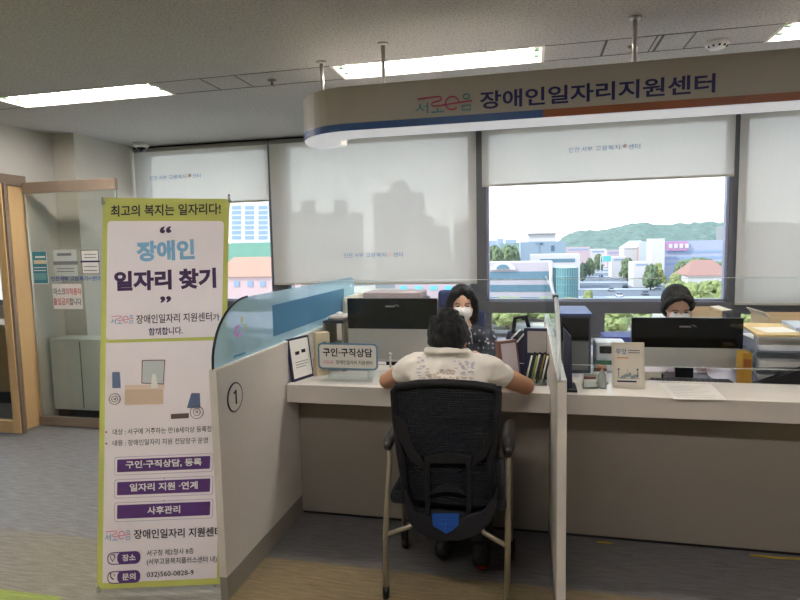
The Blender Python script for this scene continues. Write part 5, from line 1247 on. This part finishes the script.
# view at the left: apartment tower, green netting, orange roof building
t = building(229, 272, 203, 260, 20, mat('tower_white', (184, 190, 200), .8), 'white apartment tower with blue window columns seen right of the banner', [(x, y, x + 9, y + 3.2) for x in (232, 245, 258.5) for y in (206, 211, 216, 221, 226, 231, 236)], glassmat=win_pale)
building(225, 300, 242.5, 180, 12, mat('net_green', (104, 146, 132), .8, var=.15, scale=.4), 'building wrapped in green scaffold netting below the white tower', name='netted_building')
t = building(214, 300, 276.5, 110, 10, mat('facade_pink', (176, 154, 158), .8), 'pinkish apartment house with orange roof at the lower left view', [(x, 281, x + 5.5, 286.5) for x in (234, 247.5, 260, 282)], roof=(fo, 4.0, .12), glassmat=win_pale)
building(395, 480, 281, 130, 12, fp, 'pinkish low block glimpsed below the long blind', [(x, 286, x + 7, 290) for x in (400, 415, 430, 445, 460)], glassmat=mat('far_cyan', (90, 176, 220), .4))
# towers silhouetted through the long blind
tw = mat('tower_grey', (124, 128, 134), .8)
for x0, x1, yt, Yd, lab, tops in ((286, 320, 212, 300, 'apartment slab left of the other twin, behind the long blind', [(298, 309, 200.5)]), (320.5, 356, 212.5, 322, 'apartment slab right of the other twin, behind the long blind', [(332, 342, 200)]),
        (373, 419, 192.5, 260, 'tallest apartment tower silhouetted in the long blind', [(389, 404, 181)]), (419, 430, 216, 290, 'stepped block right of the tallest tower behind the long blind', []),
        (430, 446, 226, 312, 'lower stepped block behind the long blind', []), (454, 472, 222, 280, 'block at the right end behind the long blind', [(460, 464, 218)])):
    t = building(x0, x1, yt, Yd, 14, tw, lab)
    for a_, b_, y_ in tops:
        p, q = at(a_, y_, Yd), at(b_, yt, Yd); mb = MB(); mb.box((p.x, Yd + 3, q.z - .2), (q.x, Yd + 10, p.z)); mb.build('lift_tower', tw, t)
building(735, 800, 224, 320, 30, tw, 'long dark block silhouetted low in the right blind')
# wooded hill
mb = MB(); bm = mb.bm; nx, ny = 90, 14; prof = [(480, 243.5), (556, 243), (566, 236), (580, 231), (596, 231), (610, 229), (630, 224), (645, 222), (660, 225), (680, 224), (700, 222.5), (720, 222.5), (740, 221), (790, 223), (850, 228)]
def ridge(px):
    for (a, b), (c, d) in zip(prof, prof[1:]):
        if a <= px <= c: return b + (d - b) * (px - a) / (c - a)
    return 240
g = []
for j in range(ny + 1):
    row = []
    for i in range(nx + 1):
        px = 500 + 350 * i / nx; s_ = j / ny; Yd = 560 + 300 * s_; yy = 252 + (ridge(px) - 252) * math.sin(s_ * math.pi / 2)
        p = at(px, yy, Yd); p.z = GZ + (p.z - GZ) if j else GZ
        p += Vector((0, 0, 3.5 * noise.noise(Vector((px * .35, j * 1.3, 0))) + 2 * noise.noise(Vector((px * .9, j * 2.3, 5))))) if j else Vector()
        row.append(bm.verts.new(p))
    g.append(row)
for j in range(ny):
    for i in range(nx): bm.faces.new((g[j][i], g[j][i + 1], g[j + 1][i + 1], g[j + 1][i])).smooth = True
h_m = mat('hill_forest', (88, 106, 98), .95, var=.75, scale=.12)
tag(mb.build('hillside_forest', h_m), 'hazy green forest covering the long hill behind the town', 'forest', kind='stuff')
# trees
leaf = [mat('leaf_yellow_green', (124, 132, 84), .8, var=.9, scale=24), mat('leaf_mid', (92, 106, 80), .8, var=.9, scale=24), mat('leaf_dark', (72, 88, 76), .8, var=.9, scale=24)]
bark = mat('bark', (92, 78, 64), .9)
protos = []
for v in range(3):
    random.seed(20 + v)
    t = thing('tree', 'proto', 'tree', (0, 0, 0))
    mb = MB()
    for k in range(60):
        a = random.uniform(0, 6.283); r = random.uniform(.1, .95); z = random.uniform(.30, 1.0); rr = random.uniform(.09, .18) * (1.2 - .4 * abs(z - .6))
        g_ = bmesh.ops.create_icosphere(mb.bm, subdivisions=2, radius=rr); c = Vector((r * .5 * math.cos(a) * (1.25 - z * .7), r * .5 * math.sin(a) * (1.25 - z * .7), z * .85))
        for q in g_['verts']:
            n_ = noise.noise(q.co * 22 + c * 5); q.co = q.co * (1 + .8 * n_) + c
    mb.build('crown', leaf[v], t)
    mb = MB(); mb.tube([(0, 0, 0), (0.01, 0, .3), (0, 0, .6)], [.045, .035, .02], 7); mb.build('trunk', bark, t)
    protos.append(t)
used = [False] * 3
def tree(px, ytop, Yd, wpx, v, label, grp):
    p = at(px, ytop, Yd); h = p.z - GZ
    if not used[v]: o = protos[v]; used[v] = True
    else: o = copy_tree(protos[v])
    o.location = (p.x, Yd, GZ); sw = wpx * Yd / FPX / .95; o.scale = (sw, sw, h / 1.02); o.rotation_euler.z = random.uniform(0, 6)
    tag(o, label, 'tree', grp)
TR_ = [(492, 246, 226, 26, 1, 'olive tree crown at the left mullion above the pediment'), (508, 246, 240, 26, 1, 'olive tree left of the grey-blue block'),
 (507, 296, 133, 46, 0, 'bright tree seen through the lower window at its left end'), (524, 299, 150, 44, 0, 'bright tree seen through the lower window before the ribbon-window block'), (546, 297, 165, 40, 0, 'bright tree at the lower window near the partition'),
 (571, 297, 174, 26, 0, 'small yellow-green tree just over the window beam, left of the road'), (588, 289, 150, 14, 0, 'slim yellow-green tree at the near left road side'), (598, 297, 142, 18, 0, 'low bushy tree at the bottom of the road view'),
 (614, 306, 128, 34, 0, 'leafy tree in the lower window left of the right monitor'), (636, 306, 142, 30, 0, 'leafy tree in the lower window above the right monitor'),
 (700, 258, 230, 44, 1, 'broad round tree in front of the pale blue store, left'), (681, 262, 218, 14, 1, 'small tree at the left foot of the pale blue store'), (718, 262, 262, 26, 1, 'tree right of the broad round one before the store'),
 (694, 281, 150, 30, 0, 'bright tree before the villa, left of the red roof'), (712, 279, 164, 28, 0, 'bright tree before the villa, middle'), (727, 283, 156, 20, 0, 'bright tree before the villa at the window frame'), (676, 272, 186, 14, 0, 'narrow bright tree left of the villa'),
 (628, 258, 300, 14, 1, 'kerb tree right of the road, far'), (651, 264, 245, 14, 1, 'kerb tree right of the road beside the white shop'), (658, 262, 262, 12, 0, 'lighter kerb tree beside the white shop'), (638, 262, 285, 8, 2, 'thin dark kerb tree right of the road'), (590, 258, 340, 8, 1, 'kerb tree left of the far road'), (598, 254, 400, 8, 1, 'farthest kerb tree where the road vanishes'), (583, 262, 300, 8, 2, 'dark kerb tree left of the road by the low hall'),
 (752, 300, 140, 46, 0, 'leafy tree in the lower window right of the right monitor'), (735, 290, 176, 22, 0, 'leafy tree behind the window frame right of the villa')]
random.seed(9)
for a in TR_: tree(*a, 'trees outside the window')
# cars
car_cols = [('white', (232, 232, 234)), ('silver', (176, 180, 186)), ('black', (40, 42, 48)), ('blue', (70, 110, 180)), ('white', (226, 228, 232)), ('grey', (120, 124, 130)), ('white', (236, 236, 236)), ('silver', (170, 176, 184)), ('white', (230, 230, 230))]
car_pos = [(619, 297, 'nearest the window beam on the road'), (611, 291, 'left of the nearest white one on the road'), (625, 288, 'in the middle lane of the road'), (601, 277, 'halfway down the road, left lane'), (613, 272, 'farther down the road, centre'), (645, 295, 'in the right lane of the road'), (648, 281, 'parked at the right kerb'), (657, 289, 'parked at the right kerb, nearer'), (606, 266, 'farthest down the road')]
cproto = {}
for (cn, cc), (px, py, wh) in zip(car_cols, car_pos):
    p = rp(px, py, .1); t = thing('car', cn + ' car ' + wh, 'car', p, 'cars on the road outside')
    bxs = MB(); bxs.box(p + Vector((-.9, -2.2, .35)), p + Vector((.9, 2.2, .9)), .12); bxs.build('car_body', mat('paint_' + cn, cc, .25), t)
    bxs = MB(); bxs.poly([p + Vector((-.8, -1.5, .9)), p + Vector((-.8, 1.3, .9)), p + Vector((-.8, .8, 1.45)), p + Vector((-.8, -1.0, 1.45))], (1.6, 0, 0)); bxs.build('car_cabin', mat('car_glass', (50, 60, 76), .1), t)
    for sx in (-.9, .9):
        for sy in (-1.4, 1.4):
            bxs = MB(); bxs.tube([p + Vector((sx - .1, sy, .33)), p + Vector((sx + .1, sy, .33))], .33, 12); bxs.build('wheel', M['black'], t)
bpy.context.view_layer.update()
